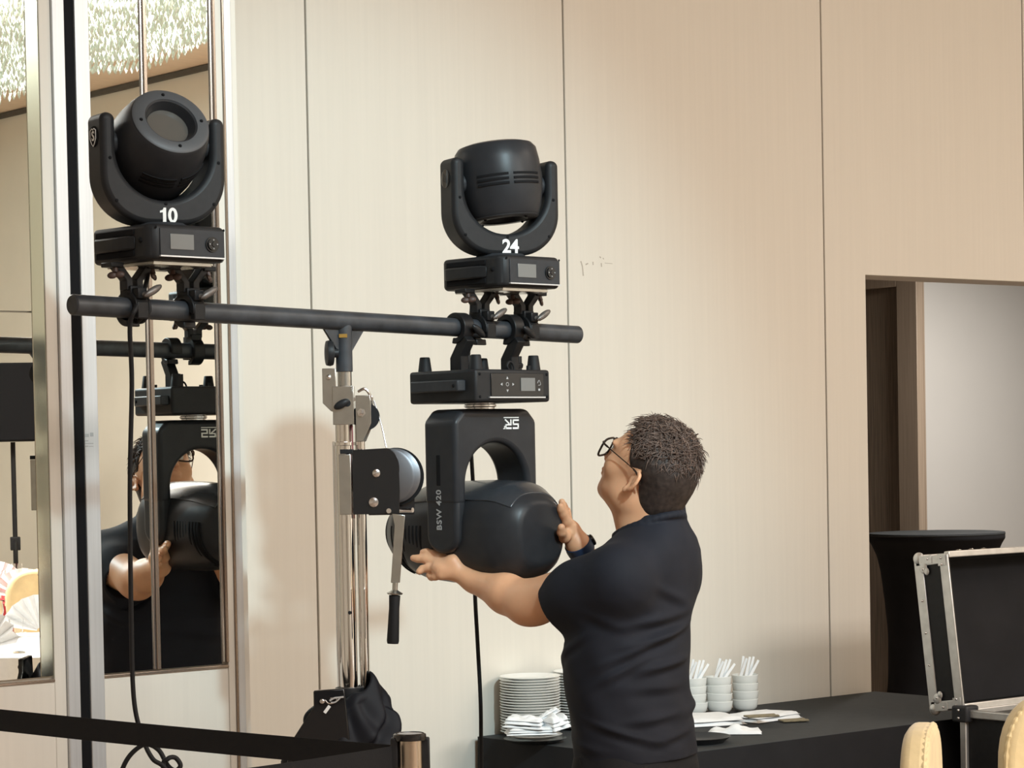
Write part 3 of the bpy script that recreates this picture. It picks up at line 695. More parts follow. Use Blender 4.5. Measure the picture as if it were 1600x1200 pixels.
for sx_, sy_ in ((-0.070, -0.085), (0.072, -0.09), (0.01, 0.08)):
    obj('base_stud', MB().cyl((sx_, sy_, HB-0.001), (sx_, sy_, HB+0.010), 0.0055, n=14), 'rubber', base)
obj('safety_eye', MB().tube([(0.012, -0.088, HB-0.002), (0.004, -0.088, HB+0.008), (0.010, -0.088, HB+0.018), (0.020, -0.088, HB+0.016), (0.026, -0.088, HB+0.006), (0.026, -0.088, HB-0.002)], 0.0026), 'rubber', base)
obj('connector', MB().cyl((W/2-0.002, -0.060, HB/2+0.004), (W/2+0.018, -0.060, HB/2+0.004), 0.013, 0.012, n=20), 'knob', base)
obj('turntable', MB().lathe([(0, -0.016), (.034, -.016), (.034, -.010), (.038, -.008), (.038, -.004), (.034, -.002), (.034, .002), (0, .002)], n=40), 'steel', beam)
# yoke with chamfered shoulders, rounded arm ends and an arched window
YW, YT = 0.266, 0.107
zt = -0.014; zb = -0.342; ch_ = 0.028; Ri = 0.098; zc = zt - 0.078 - Ri; n = 14
ar = (YW/2-Ri)
yk = [(-YW/2+ch_, zt), (YW/2-ch_, zt), (YW/2, zt-ch_), (YW/2, zc-0.045), (Ri, zc-0.045)]
for k in range(2*n+1):
    a = PI*k/(2*n); yk.append((Ri*math.cos(a), zc+Ri*math.sin(a)))
yk += [(-Ri, zc-0.045), (-YW/2, zc-0.045), (-YW/2, zt-ch_)]
yoke = obj('yoke', MB().prism(yk[::-1], -YT/2, YT/2), 'shell', beam, bevel=0.012, seg=4)
for sx in (-1, 1):                                   # arms with rounded ends
    x = sx*YW/2; pts = []; ry = YT/2-.0015
    for k in range(n+1):
        a = PI + PI*k/n; pts.append((ry*math.cos(a), zb+ry*.82+ry*.82*math.sin(a)-0.004))
    pts += [(ry, zc-0.020), (-ry, zc-0.020)]
    cov = obj('yoke_arm', MB().prism(pts, x-sx*ar*.985, x-sx*.0015, 'yz'), 'shell', beam, bevel=0.011, seg=4)
    obj('cover_recess_shade', MB().box((x-sx*0.0002, 0.004, zc+0.036), (0.002, 0.013, 0.070)), 'gap', yoke, bevel=0.003)  # raised dark strip in place of the shaded hollow
    v1, f1 = text_mesh('BSW 420', 0.0225, bold=0.0004, spacing=1.1)
    Tt = Matrix.Translation((x-sx*0.0002, 0.004, zc-0.055)) @ Matrix.Rotation(sx*PI/2, 4, 'Z') @ Matrix.Rotation(PI/2, 4, 'X') @ Matrix.Rotation(PI/2 if sx < 0 else -PI/2, 4, 'Z')
    obj('model_lettering', MB().add(v1, f1, Tt), 'grey_print', cov, smooth=False, label='grey lettering BSW 420')
# maker's logo, upside down because the lamp hangs
def logo(T):
    mb = MB()
    def bar(x0_, z0_, x1_, z1_): mb.box(((x0_+x1_)/2, 0, (z0_+z1_)/2), (abs(x1_-x0_), 0.0008, abs(z1_-z0_)), T)
    # letter S and R drawn as block strokes with a thin line of lettering under them
    bar(-.026, .0075, -.006, .0115); bar(-.026, -.0015, -.022, .0115); bar(-.026, -.0015, -.006, .0022); bar(-.010, -.0110, -.006, .0022); bar(-.026, -.0110, -.006, -.0072)
    bar(-.002, .0075, .018, .0115); bar(.0145, .0005, .018, .0115); bar(.002, .0000, .018, .0030); bar(-.002, -.0110, .0015, .0030)
    for k in range(5): mb.box((.006+.0028*k, 0, -.0015-.0021*k), (.004, .0008, .0030), T)
    bar(.0195, .004, .0215, .0115); bar(.0195, .0095, .0245, .0115)
    for k in range(16): bar(-.026+.0031*k, -.0165, -.026+.0031*k+.0022, -.0140)
    return mb
Tl = Matrix.Translation((0.046, -YT/2-0.0006, zt-0.036)) @ Matrix.Rotation(PI, 4, 'Y')
obj('logo', logo(Tl), 'white', yoke, smooth=False, label='white block logo, upside down')
Tl2 = Matrix.Translation((0.02, YT/2+0.0006, zt-0.036)) @ Matrix.Rotation(PI, 4, 'Z') @ Matrix.Rotation(PI, 4, 'Y')
obj('logo', logo(Tl2), 'white', yoke, smooth=False, label='white block logo, upside down')
# lamp head: barrel whose cross section is a rounded square, along the fixture's own y
ztl = zb + 0.040
def ring(s, r, e, zo=0.0):
    pts = []
    for k in range(56):
        a = 2*PI*k/56; ca, sa = math.cos(a), math.sin(a)
        q = (abs(ca)**e + abs(sa)**e)**(-1/e)
        pts.append((r*q*ca*0.97, s, ztl + zo + r*q*sa))
    return pts
secs = [(0.262, .030, 2), (0.262, .060, 2), (0.252, .076, 2.1), (0.215, .094, 2.2), (0.150, .112, 2.2), (0.075, .118, 2.3), (0.0, .120, 2.35), (-0.090, .120, 2.4), (-0.118, .118, 2.4), (-0.138, .114, 2.4), (-0.174, .092, 2.5), (-0.188, .079, 2.5), (-0.194, .071, 2.5), (-0.196, .062, 2.5)]
vs = []; fs = []
for s, r, e in secs: vs += ring(s, r, e)
for k in range(len(secs)-1):
    for i in range(56): fs.append((k*56+i, k*56+(i+1) % 56, (k+1)*56+(i+1) % 56, (k+1)*56+i))
fs.append(tuple(range(56))); fs.append(tuple((len(secs)-1)*56+i for i in range(55, -1, -1)))
head = obj('lamp_head', MB().add(vs, fs), 'shell', beam, angle=32)
obj('lens', MB().lathe([(0, 0.262), (.040, .266), (.052, .264), (.052, .255), (0, .255)], (0, 0, ztl), (0, 1, 0), 40), 'lens', head)
obj('lens_ring', MB().lathe([(.052, .258), (.064, .258), (.064, .268), (.056, .270), (.052, .267), (.052, .258)], (0, 0, ztl), (0, 1, 0), 44), 'plastic2', head)
# raised top cover with the seam to the lower shell
csec = [(0.235, .088, 2.2), (0.150, .1145, 2.2), (0.060, .1215, 2.3), (-0.04, .1235, 2.35), (-0.118, .1212, 2.4), (-0.138, .1165, 2.4), (-0.174, .0948, 2.5)]
vs = []; fs = []; m = 21
for s, r, e in csec:
    for k in range(m):
        a = R(38) + R(104)*k/(m-1); ca, sa = math.cos(a), math.sin(a); q = (abs(ca)**e+abs(sa)**e)**(-1/e)
        vs.append((r*q*ca*0.97, s, ztl + r*q*sa))
    for k in range(m-1, -1, -1):
        a = R(38) + R(104)*k/(m-1); ca, sa = math.cos(a), math.sin(a); q = (abs(ca)**e+abs(sa)**e)**(-1/e)
        vs.append(((r-.006)*q*ca*0.97, s, ztl + (r-.006)*q*sa))
mm = 2*m
for k in range(len(csec)-1):
    for i in range(mm): fs.append((k*mm+i, k*mm+(i+1) % mm, (k+1)*mm+(i+1) % mm, (k+1)*mm+i))
fs.append(tuple(range(mm))); fs.append(tuple((len(csec)-1)*mm+i for i in range(mm-1, -1, -1)))
obj('top_cover', MB().add(vs, fs), 'cover', head, bevel=0.0012, seg=2, angle=30)
for k in range(9):                                   # cooling slots at the back end, their shade painted as dark arcs
    obj('vent_slot_shade', MB().lathe([(.1135-.0012*k, 0.088+0.014*k), (.1152-.0014*k, 0.090+0.014*k), (.1152-.0016*k, 0.0945+0.014*k), (.1120-.0018*k, 0.0965+0.014*k)], (0, 0, ztl), (0, 1, 0), 16, a0=R(150), a1=R(235)), 'gap', head)
for sx in (-1, 1):
    obj('pivot', MB().cyl((sx*0.085, 0, ztl), (sx*0.112, 0, ztl), 0.030, n=24), 'plastic', head)
# two clamps reaching up to the pipe
for x in (-0.062, 0.102):
    h = MB(); hook(h, x, zpipe, gap0=285, gap1=345, w=0.032)
    cl = obj('pipe_clamp', h, 'clamp', beam, bevel=0.002)
    br = MB()
    br.prism([(-0.016, HB-0.001), (0.020, HB-0.001), (0.020, HB+0.030), (-0.004, zpipe-0.034), (-0.026, zpipe-0.016), (-0.040, zpipe-0.030), (-0.016, HB+0.034)], x-0.013, x+0.013, 'yz')
    obj('clamp_bracket', br, 'clamp', beam, bevel=0.002)
    obj('clamp_bolt', MB().cyl((x, -0.006, HB+0.014), (x+0.030, -0.006, HB+0.014), 0.008, n=6).box((x+0.024, 0.0, HB+0.018), (0.010, 0.020, 0.036)), 'clamp', cl, bevel=0.001)
    wn = MB(); Tw = Matrix.Translation((x+0.016, -0.044, zpipe-0.008)) @ Matrix.Rotation(R(35), 4, 'Y')
    wn.ball((0, -0.004, 0), (0.024, 0.007, 0.009), 14, 8, Tw); wn.cyl((0, 0.020, 0), (0, -0.002, 0), 0.006, n=12, T=Tw)
    obj('clamp_lever', wn, 'clamp', cl)

# ---- cables ----------------------------------------------------------------------
def cable(name, label, pts, r=0.0045, m='rubber', sub=8):
    q0 = Vector(pts[-1]); o = obj(name, MB().tube([Vector(p) for p in pts], r, 10, sub), m)
    return tag(o, label, 'cable')
a10 = P(232, 425, 5.16)
cable('power_cable', 'black power cable hanging from the light marked 10, in front of the mirror',
      [P(232, 424, 5.20), P(226, 450, 5.15), P(212, 482, 5.085), P(203, 510, 5.09), P(206, 600, 5.12), P(203, 760, 5.15), P(205, 960, 5.18), P(209, 1090, 5.19), P(222, 1150, 5.19), P(238, 1185, 5.19), P(262, 1208, 5.19), P(290, 1300, 5.19), P(300, 1560, 5.19), PZ(330, 1960, 0.006)], 0.0050)
cable('looped_cable', 'black cable looping behind the barrier belt below the mirror',
      [PZ(150, 1880, 0.006), P(150, 1500, 5.3), P(182, 1240, 5.3), P(192, 1200, 5.29), P(207, 1176, 5.29), P(228, 1163, 5.29), P(248, 1172, 5.28), P(262, 1196, 5.27), P(274, 1204, 5.26), P(282, 1196, 5.26), P(274, 1184, 5.26), P(262, 1186, 5.25), P(255, 1204, 5.25), P(262, 1320, 5.25), PZ(290, 1880, 0.006)], 0.0052)
cable('power_cable', 'black power cable hanging down behind the large hanging beam light',
      [P(738, 470, 5.95), P(734, 520, 5.97), P(731, 575, 6.0), P(732, 640, 6.03), P(737, 720, 6.04), P(741, 800, 6.05), P(742, 920, 6.0), P(746, 1000, 6.0), P(751, 1100, 6.02), P(752, 1200, 6.05), P(756, 1450, 6.05), PZ(770, 1700, 0.006)], 0.0050)
# safety wires wrapped around the bar next to the light marked 10
wrap = []
for k in range(30):
    t = k/29; a = 2*PI*2.2*t
    q = pipe_at(208 + 14*t)
    nrm = PIPE_DIR.cross(Vector((0, 0, 1))).normalized()
    wrap.append(q + (nrm*math.cos(a) + Vector((0, 0, 1))*math.sin(a))*0.0275)
cable('cable_wrap', 'black cable wound round the crossbar under the light marked 10', wrap, 0.0042, sub=2)
# ================================================================== THE MAN (signed distance fields -> one continuous surface)
def surface_nets(Dg, org, h):
    ins = Dg < 0
    c = np.zeros(tuple(n-1 for n in Dg.shape), dtype=np.int8)
    for i in (0, 1):
        for j in (0, 1):
            for k in (0, 1):
                c += ins[i:Dg.shape[0]-1+i, j:Dg.shape[1]-1+j, k:Dg.shape[2]-1+k]
    act = np.argwhere((c > 0) & (c < 8)); del c
    idx = np.full(tuple(n-1 for n in Dg.shape), -1, dtype=np.int32)
    idx[act[:, 0], act[:, 1], act[:, 2]] = np.arange(len(act))
    cor = [(i, j, k) for i in (0, 1) for j in (0, 1) for k in (0, 1)]
    val = np.stack([Dg[act[:, 0]+i, act[:, 1]+j, act[:, 2]+k] for i, j, k in cor], 1)
    pos = np.zeros((len(act), 3)); cnt = np.zeros(len(act))
    for a in range(8):
        for b in range(a+1, 8):
            dd = np.array(cor[b]) - np.array(cor[a])
            if abs(dd).sum() != 1: continue
            m = (val[:, a] < 0) != (val[:, b] < 0)
            t = val[m, a] / (val[m, a] - val[m, b])
            pos[m] += np.array(cor[a]) + dd*t[:, None]; cnt[m] += 1
    V = (act + pos/cnt[:, None])*h + org
    Fs = []
    for ax in range(3):
        sl0 = [slice(None)]*3; sl1 = [slice(None)]*3
        sl0[ax] = slice(0, -1); sl1[ax] = slice(1, None)
        e = np.argwhere(ins[tuple(sl0)] != ins[tuple(sl1)])
        o1, o2 = [a for a in range(3) if a != ax]
        e = e[(e[:, o1] > 0) & (e[:, o2] > 0) & (e[:, o1] < Dg.shape[o1]-1) & (e[:, o2] < Dg.shape[o2]-1)]
        s = ins[e[:, 0], e[:, 1], e[:, 2]]
        q = []
        for a, b in ((0, 0), (1, 0), (1, 1), (0, 1)):
            ee = e.copy(); ee[:, o1] -= a; ee[:, o2] -= b; q.append(idx[ee[:, 0], ee[:, 1], ee[:, 2]])
        q = np.stack(q, 1)
        flip = s if ax != 1 else ~s
        q[flip] = q[flip][:, ::-1]
        Fs.append(q)
    return V, np.concatenate(Fs)[:, ::-1]
class SDF:
    def __init__(s, lo, hi, h):
        s.h = h; s.lo = np.array(lo, dtype=float); s.n = np.ceil((np.array(hi)-s.lo)/h).astype(int)+1
        s.D = np.full(s.n, 0.06, dtype=np.float32)
    def block(s, lo, hi):
        a = np.clip(np.floor((np.array(lo)-s.lo)/s.h).astype(int), 0, s.n-1); b = np.clip(np.ceil((np.array(hi)-s.lo)/s.h).astype(int)+1, 1, s.n)
        sl = tuple(slice(int(p), int(q)) for p, q in zip(a, b))
        g = [s.lo[i] + s.h*np.arange(a[i], b[i]) for i in range(3)]
        return sl, np.meshgrid(*g, indexing='ij')
    def put(s, fn, lo, hi, k=0.01, op='u'):
        m = k + 0.012; sl, (x, y, z) = s.block(np.array(lo)-m, np.array(hi)+m)
        if min(x.shape) == 0: return
        d = fn(x, y, z).astype(np.float32); D0 = s.D[sl]
        if op == 'u':
            hh = np.clip(0.5+0.5*(D0-d)/k, 0, 1); s.D[sl] = D0*(1-hh)+d*hh - k*hh*(1-hh)
        else:
            d = -d; hh = np.clip(0.5-0.5*(D0-d)/k, 0, 1); s.D[sl] = D0*(1-hh)+d*hh + k*hh*(1-hh)
    def cap(s, a, b, ra, rb, k=0.01, op='u'):          # tapered capsule
        a = np.array(a, float); b = np.array(b, float); ab = b-a; L2 = max(ab@ab, 1e-9)
        def fn(x, y, z):
            t = np.clip(((x-a[0])*ab[0]+(y-a[1])*ab[1]+(z-a[2])*ab[2])/L2, 0, 1)
            return np.sqrt((x-a[0]-ab[0]*t)**2+(y-a[1]-ab[1]*t)**2+(z-a[2]-ab[2]*t)**2) - (ra+(rb-ra)*t)
        r = max(ra, rb); s.put(fn, np.minimum(a, b)-r, np.maximum(a, b)+r, k, op)
    def chain(s, pts, rs, k=0.01):
        for i in range(len(pts)-1): s.cap(pts[i], pts[i+1], rs[i], rs[i+1], k)
    def ell(s, c, r, B=None, k=0.01, op='u'):           # ellipsoid, B: 3x3 rows = axes
        c = np.array(c, float); r = np.array(r, float); B = np.eye(3) if B is None else np.array(B, float)
        def fn(x, y, z):
            p = [(x-c[0])*B[i, 0]+(y-c[1])*B[i, 1]+(z-c[2])*B[i, 2] for i in range(3)]
            k0 = np.sqrt(sum((p[i]/r[i])**2 for i in range(3))); k1 = np.sqrt(sum((p[i]/r[i]**2)**2 for i in range(3)))+1e-9
            return k0*(k0-1)/k1
        R_ = r.max(); s.put(fn, c-R_, c+R_, k, op)
    def mesh(s): return surface_nets(s.D, s.lo, s.h)
def npv(v): return np.array(tuple(v), float)

ZM = 5.60
UP = np.array([0, 0, 1.0])
def A(px, py, dz=0.0): return npv(P(px, py, ZM+dz))
def dirc(x, z): return npv(RGT*x + FWD*z)
fx, fz = -0.87, 0.49                                   # way the trunk faces
TF = dirc(fx, fz); TL = dirc(-fz, fx)                  # forward; his left (towards the camera)
root = P(985, 1000, ZM)
man = thing('person', 'man in a dark navy T-shirt and glasses, looking up and lifting the hanging light', 'person', (root.x, root.y, 0))
MO = npv(man.location)

# trunk: stacked ellipses (row, centre column, half depth, half width)
TR = [(812, 1032, .050, .060), (826, 1026, .064, .090), (842, 1020, .080, .128), (862, 1012, .094, .165), (890, 1003, .106, .190), (930, 992, .116, .200), (975, 985, .116, .190),
      (1020, 979, .127, .184), (1080, 981, .122, .180), (1130, 989, .120, .180), (1185, 994, .120, .180), (1225, 996, .122, .182)]
tz = np.array([A(c, r)[2] for r, c, a, b in TR])[::-1]; tc = np.array([A(c, r) for r, c, a, b in TR])[::-1]
ta = np.array([a for r, c, a, b in TR])[::-1]; tb = np.array([b for r, c, a, b in TR])[::-1]
def trunk(grow, z0, z1, folds=None):
    def fn(x, y, z):
        zz = z[0, 0, :]
        cx = np.interp(zz, tz, tc[:, 0]); cy = np.interp(zz, tz, tc[:, 1]); a = np.interp(zz, tz, ta)+grow; b = np.interp(zz, tz, tb)+grow
        f = (x-cx)*TF[0]+(y-cy)*TF[1]; l = (x-cx)*TL[0]+(y-cy)*TL[1]
        q = np.sqrt((f/a)**2+(l/b)**2); g = np.sqrt((f/a**2)**2+(l/b**2)**2)+1e-6
        d = q*(q-1)/g
        if folds is not None: d = d - folds(np.arctan2(l/b, f/a), z)
        return np.maximum(d, np.maximum(z0-z, z-z1))
    return fn
tlo = np.array([tc[:, 0].min()-.25, tc[:, 1].min()-.25, 0]); thi = np.array([tc[:, 0].max()+.25, tc[:, 1].max()+.25, 2])

# head frame
hf = np.array([-0.83, 0.558]); pit = R(33)
HF0 = dirc(*hf); HL = dirc(-hf[1], hf[0])
HFw = HF0*math.cos(pit) + UP*math.sin(pit); HU = UP*math.cos(pit) - HF0*math.sin(pit)
HB = np.array([HFw, HL, HU]); HC = A(1014, 738)
def Hd(f, l, u): return HC + HFw*f + HL*l + HU*u

# arms
shL = A(962, 907, -.165); elL = A(822, 941, .015); wrL = A(741, 907, .118)
shR = A(1040, 905, .165); elR = A(965, 968, .28); wrR = A(903, 850, .160)

body = SDF(np.minimum.reduce([A(640, 1000, 0), A(1100, 1000, .0), A(985, 1000, -.38), A(985, 1000, .42)])*[1, 1, 0]-[.05, .05, 0.0],
           np.maximum.reduce([A(640, 1000, .2), A(1110, 1000, .0), A(985, 1000, -.38), A(985, 1000, .42)])*[1, 1, 0]+[.05, .05, 1.74], 0.0034)
b = body
zhip = A(990, 1190)[2]
b.put(trunk(-.018, zhip-.05, A(1, 850)[2]), tlo, thi, .01)
# legs and feet
for sgn in (-1, 1):
    hip = A(992, 1200) + TL*sgn*.085; knee = hip*[1, 1, 0] + TF*0.02 + UP*.50 + TL*sgn*.015; ank = hip*[1, 1, 0] - TF*.01 + UP*.09 + TL*sgn*.02
    b.chain([hip, knee, ank, ank - UP*.05], [.078, .052, .036, .034], .03); b.cap(ank - UP*.055, ank - UP*.062 + TF*.15, .03, .024, .02)
# neck
nk0 = A(1016, 850); nk1 = Hd(-.022, 0, -.055)
b.chain([nk0, nk1], [.060, .060], .03); b.cap(A(1004, 844), Hd(.020, 0, -.070), .048, .046, .03); b.cap(A(1034, 836), Hd(-.050, 0, -.05), .036, .052, .03)
# skull and face
b.ell(Hd(-.008, 0, .026), (.091, .078, .083), HB, .012); b.ell(Hd(.036, 0, -.020), (.060, .066, .086), HB, .02)
b.ell(Hd(.040, 0, .030), (.052, .062, .050), HB, .02)
b.ell(Hd(.030, 0, -.074), (.058, .055, .036), HB, .022); b.ell(Hd(.070, 0, -.092), (.022, .026, .018), HB, .018)
for s_ in (-1, 1):
    b.ell(Hd(.058, s_*.038, -.022), (.028, .026, .026), HB, .018)           # cheeks
    b.ell(Hd(.000, s_*.050, -.060), (.036, .022, .034), HB, .02)             # jaw corners
    b.ell(Hd(.084, s_*.030, .024), (.014, .024, .008), HB, .012)             # brows
    b.ell(Hd(.094, s_*.031, .006), (.012, .015, .010), HB, .010, 's')        # eye sockets
    b.ell(Hd(.080, s_*.031, .006), (.0125, .0135, .0105), HB, .004)          # eyelids
b.cap(Hd(.090, 0, .012), Hd(.110, 0, -.024), .008, .0105, .010)
for s_ in (-1, 1): b.ell(Hd(.101, s_*.011, -.029), (.010, .008, .0075), HB, .006)
b.ell(Hd(.094, 0, -.052), (.012, .022, .0065), HB, .007); b.ell(Hd(.092, 0, -.062), (.011, .019, .0070), HB, .007)
b.cap(Hd(.1055, -.017, -.0572), Hd(.1055, .017, -.0572), .0016, .0016, .003, 's')
# ears
for s_ in (-1, 1):
    ec = Hd(-.012, s_*.080, -.012); out = HL*s_
    e1 = HU*math.cos(R(14)) - HFw*math.sin(R(14)); e2 = HFw*math.cos(R(14)) + HU*math.sin(R(14))
    eb = -e2*.80 + out*.60; eb = eb/np.linalg.norm(eb)                      # ear blade leans out and back
    nn = np.cross(e1, eb)
    b.ell(ec + eb*.008, (.0048, .0140, .025), [nn, eb, e1], .005)
    b.ell(ec + eb*.010 + nn*(.0058 if nn@out > 0 else -.0058), (.0055, .0090, .0165), [nn, eb, e1], .003, 's')
    b.ell(ec + eb*.002 - e1*.004 + out*.008, (.005, .005, .007), [nn, eb, e1], .003, 's')
    rim = []
    for k in range(15):
        a = R(-60) + R(255)*k/14
        rim.append(ec + eb*(.008+.0142*math.cos(a)) + e1*(.003+.0235*math.sin(a)) + out*.0015)
    b.chain(rim, [.0038]*15, .0025)
    b.ell(ec + eb*.003 - e1*.025 + out*.002, (.0050, .0080, .0085), [nn, eb, e1], .005)   # lobe
    b.ell(ec + eb*.010 + e1*.006 + out*.0035, (.0022, .0035, .011), [nn, eb, e1], .003)   # inner ridge
# left arm and hand
b.chain([shL, elL], [.062, .047], .02); b.ell(A(836, 946, .0), (.042, .042, .042), None, .03)
fm = elL*.62 + wrL*.38
b.chain([elL, fm, wrL], [.0465, .0435, .0268], .02)
def finger(s, pts, rs, k=.004): s.chain(pts, rs, k)
pc = A(716, 893, 0.130)
kn = [A(692, 872, 0.155), A(685, 880, 0.150), A(684, 889, 0.140), A(690, 898, 0.127)]
b.cap(wrL, pc, .027, .024, .015)
for k in kn: b.cap(pc, k, .0175, .0125, .010)
b.ell((pc+kn[1]+kn[2])/3, (.030, .028, .018), None, .015)
b.ell(A(708, 876, 0.127), (.017, .017, .016), None, .016)                      # base of the thumb
finger(b, [kn[0], A(677, 866, 0.169), A(667, 863, 0.177), A(661, 863, 0.181)], [.0115, .0100, .0090, .0080])
finger(b, [kn[1], A(665, 874, 0.167), A(653, 873, 0.175), A(646, 872, 0.179)], [.0115, .0102, .0092, .0080])
finger(b, [kn[2], A(670, 887, 0.151), A(660, 889, 0.155), A(655, 893, 0.151)], [.0112, .0098, .0088, .0078])
finger(b, [kn[3], A(680, 901, 0.135), A(674, 902, 0.145), A(670, 899, 0.153)], [.0100, .0088, .0080, .0070])
finger(b, [A(710, 880, 0.135), A(700, 868, 0.160), A(694, 856, 0.183), A(690, 848, 0.195)], [.0150, .0125, .0105, .0090], .006)
# right arm and hand
b.chain([shR, elR], [.062, .046], .02); fmr = elR*.62+wrR*.38
b.chain([elR, fmr, wrR], [.0455, .042, .0265], .02)
pr_ = A(892, 829, .160)
knR = [A(884, 815, .135), A(884, 813, .158), A(886, 816, .180), A(889, 822, .198)]
b.cap(wrR, pr_, .026, .022, .014)
for k in knR: b.cap(pr_, k, .0170, .0120, .010)
finger(b, [knR[0], A(879, 803, .120), A(876.5, 796, .112), A(876, 791, .108)], [.0112, .0098, .0088, .0076])
finger(b, [knR[1], A(881, 800, .150), A(879, 790, .145), A(878, 784, .142)], [.0112, .0098, .0088, .0076])
finger(b, [knR[2], A(884, 803, .180), A(882, 794, .178), A(881, 788, .176)], [.0112, .0096, .0086, .0076])
finger(b, [knR[3], A(888, 811, .206), A(887, 803, .208), A(887, 797, .208)], [.0098, .0086, .0078, .0070])
finger(b, [pr_, A(882, 840, .118), A(877.5, 832, .095), A(877, 824, .085)], [.0150, .0122, .0102, .0088], .006)
V, Fq = b.mesh(); skull = b
skin = npobj('body', V-MO, Fq, 'skin', man)

# T-shirt
def folds(th, z):
    out = np.zeros_like(z)
    def zz(py): return A(1000, py)[2]
    for t0, py, sl, w, wt, amp in ((155, 962, .020, .011, 30, .009), (160, 988, .030, .010, 30, .012), (138, 1006, .050, .009, 30, .009), (165, 1032, .02, .010, 26, .011),
                                   (125, 1034, .070, .009, 26, .006), (158, 1066, .0, .012, 26, .006), (150, 1112, .015, .010, 26, .008), (118, 1132, -.045, .008, 30, .008),
                                   (168, 1142, .02, .010, 22, .008), (75, 1154, -.02, .009, 30, .004), (62, 1003, .07, .012, 26, .005), (110, 900, -.10, .012, 26, .004),
                                   (158, 920, -.06, .011, 24, .006), (100, 957, -.05, .012, 26, .004), (-60, 1060, .03, .02, 60, .008), (-120, 1100, .02, .015, 50, .01)):
        dt = (np.degrees(th)-t0+180) % 360 - 180
        out += 1.0*amp*np.exp(-((z-zz(py)-sl*np.radians(dt))/w)**2)*np.exp(-(dt/wt)**2)
        out -= .5*amp*np.exp(-((z-zz(py)+.020-sl*np.radians(dt))/w)**2)*np.exp(-(dt/wt)**2)
    return out + .0022*np.sin(7*th+18*z)*np.sin(31*z+2*th)
shirt = SDF(np.minimum.reduce([A(835, 1000, 0), A(985, 1000, -.36), A(1010, 1000, .36)])*[1, 1, 0]-[.05, .05, 0]+[0, 0, A(990, 1215)[2]],
            np.maximum.reduce([A(1120, 1000, 0), A(985, 1000, -.36), A(1010, 1000, .40)])*[1, 1, 0]+[.08, .05, A(1000, 790)[2]], 0.0036)
s = shirt
hemz = A(992, 1181)[2]
s.put(trunk(.004, hemz, 9, folds), tlo, thi, .02)
# shoulders and sleeves
hemL = shL*.44 + elL*.56 + A(1, 1)*0
hemL = A(876, 941, -.055)
axL = (elL - shL)/np.linalg.norm(elL - shL)
s.cap(A(1012, 866, -.05), A(972, 897, -.140), .056, .060, .06)
s.chain([shL, A(905, 926, -.09), hemL], [.070, .064, .0585], .045)
s.cap(A(1030, 866, .05), A(1048, 896, .140), .056, .060, .06)
hemR = shR*.42 + elR*.58
s.chain([shR, hemR], [.076, .064], .025)
def half(p0, nrm):                                       # cut away everything beyond the hem plane
    def fn(x, y, z):
        t = (x-p0[0])*nrm[0]+(y-p0[1])*nrm[1]+(z-p0[2])*nrm[2]
        rad = np.sqrt(np.maximum((x-p0[0])**2+(y-p0[1])**2+(z-p0[2])**2-t*t, 0))
        return np.maximum(-t, rad-.085)
    return fn
axh = A(862, 948, -.05) - A(905, 926, -.09); axh /= np.linalg.norm(axh)
s.put(half(hemL + axh*.018, axh), hemL-.09, hemL+.16, .003, 's')
s.cap(hemL+axh*.03, hemL-axh*.04, .0530, .053, .003, 's')
axr = (elR-shR)/np.linalg.norm(elR-shR)
s.put(half(hemR + axr*.02, axr), hemR-.09, hemR+.09, .003, 's')
# creases of the sleeve and shoulder
for p, q, r in (((905, 893, -.160), (930, 922, -.180), .004), ((880, 915, -.11), (900, 945, -.135), .003)):
    s.cap(A(*p), A(*q), r, r*.6, .016)
# neck opening: hollow, then the ribbed collar
col_pts = []
nx = HFw*0
for k in range(33):
    a = 2*PI*k/32
    c = A(1014, 822) + TF*(.078*math.cos(a)) + TL*(.071*math.sin(a)) + UP*(-.026*math.cos(a) + .004*math.sin(a))
    col_pts.append(c)
s.cap(A(1034, 838), A(1040, 824), .050, .034, .03); s.chain(col_pts, [.0062]*33, .008)
V, Fq = s.mesh()
tee_o = npobj('t_shirt', V-MO, Fq, 'shirt', man)
# hem seams
seam = MB()
def ringpts(c, ax, r, n=28):
    u = Vector(ax).orthogonal().normalized(); w = Vector(ax).cross(u).normalized()
    return [Vector(c) + (u*math.cos(2*PI*k/n) + w*math.sin(2*PI*k/n))*r for k in range(n)]
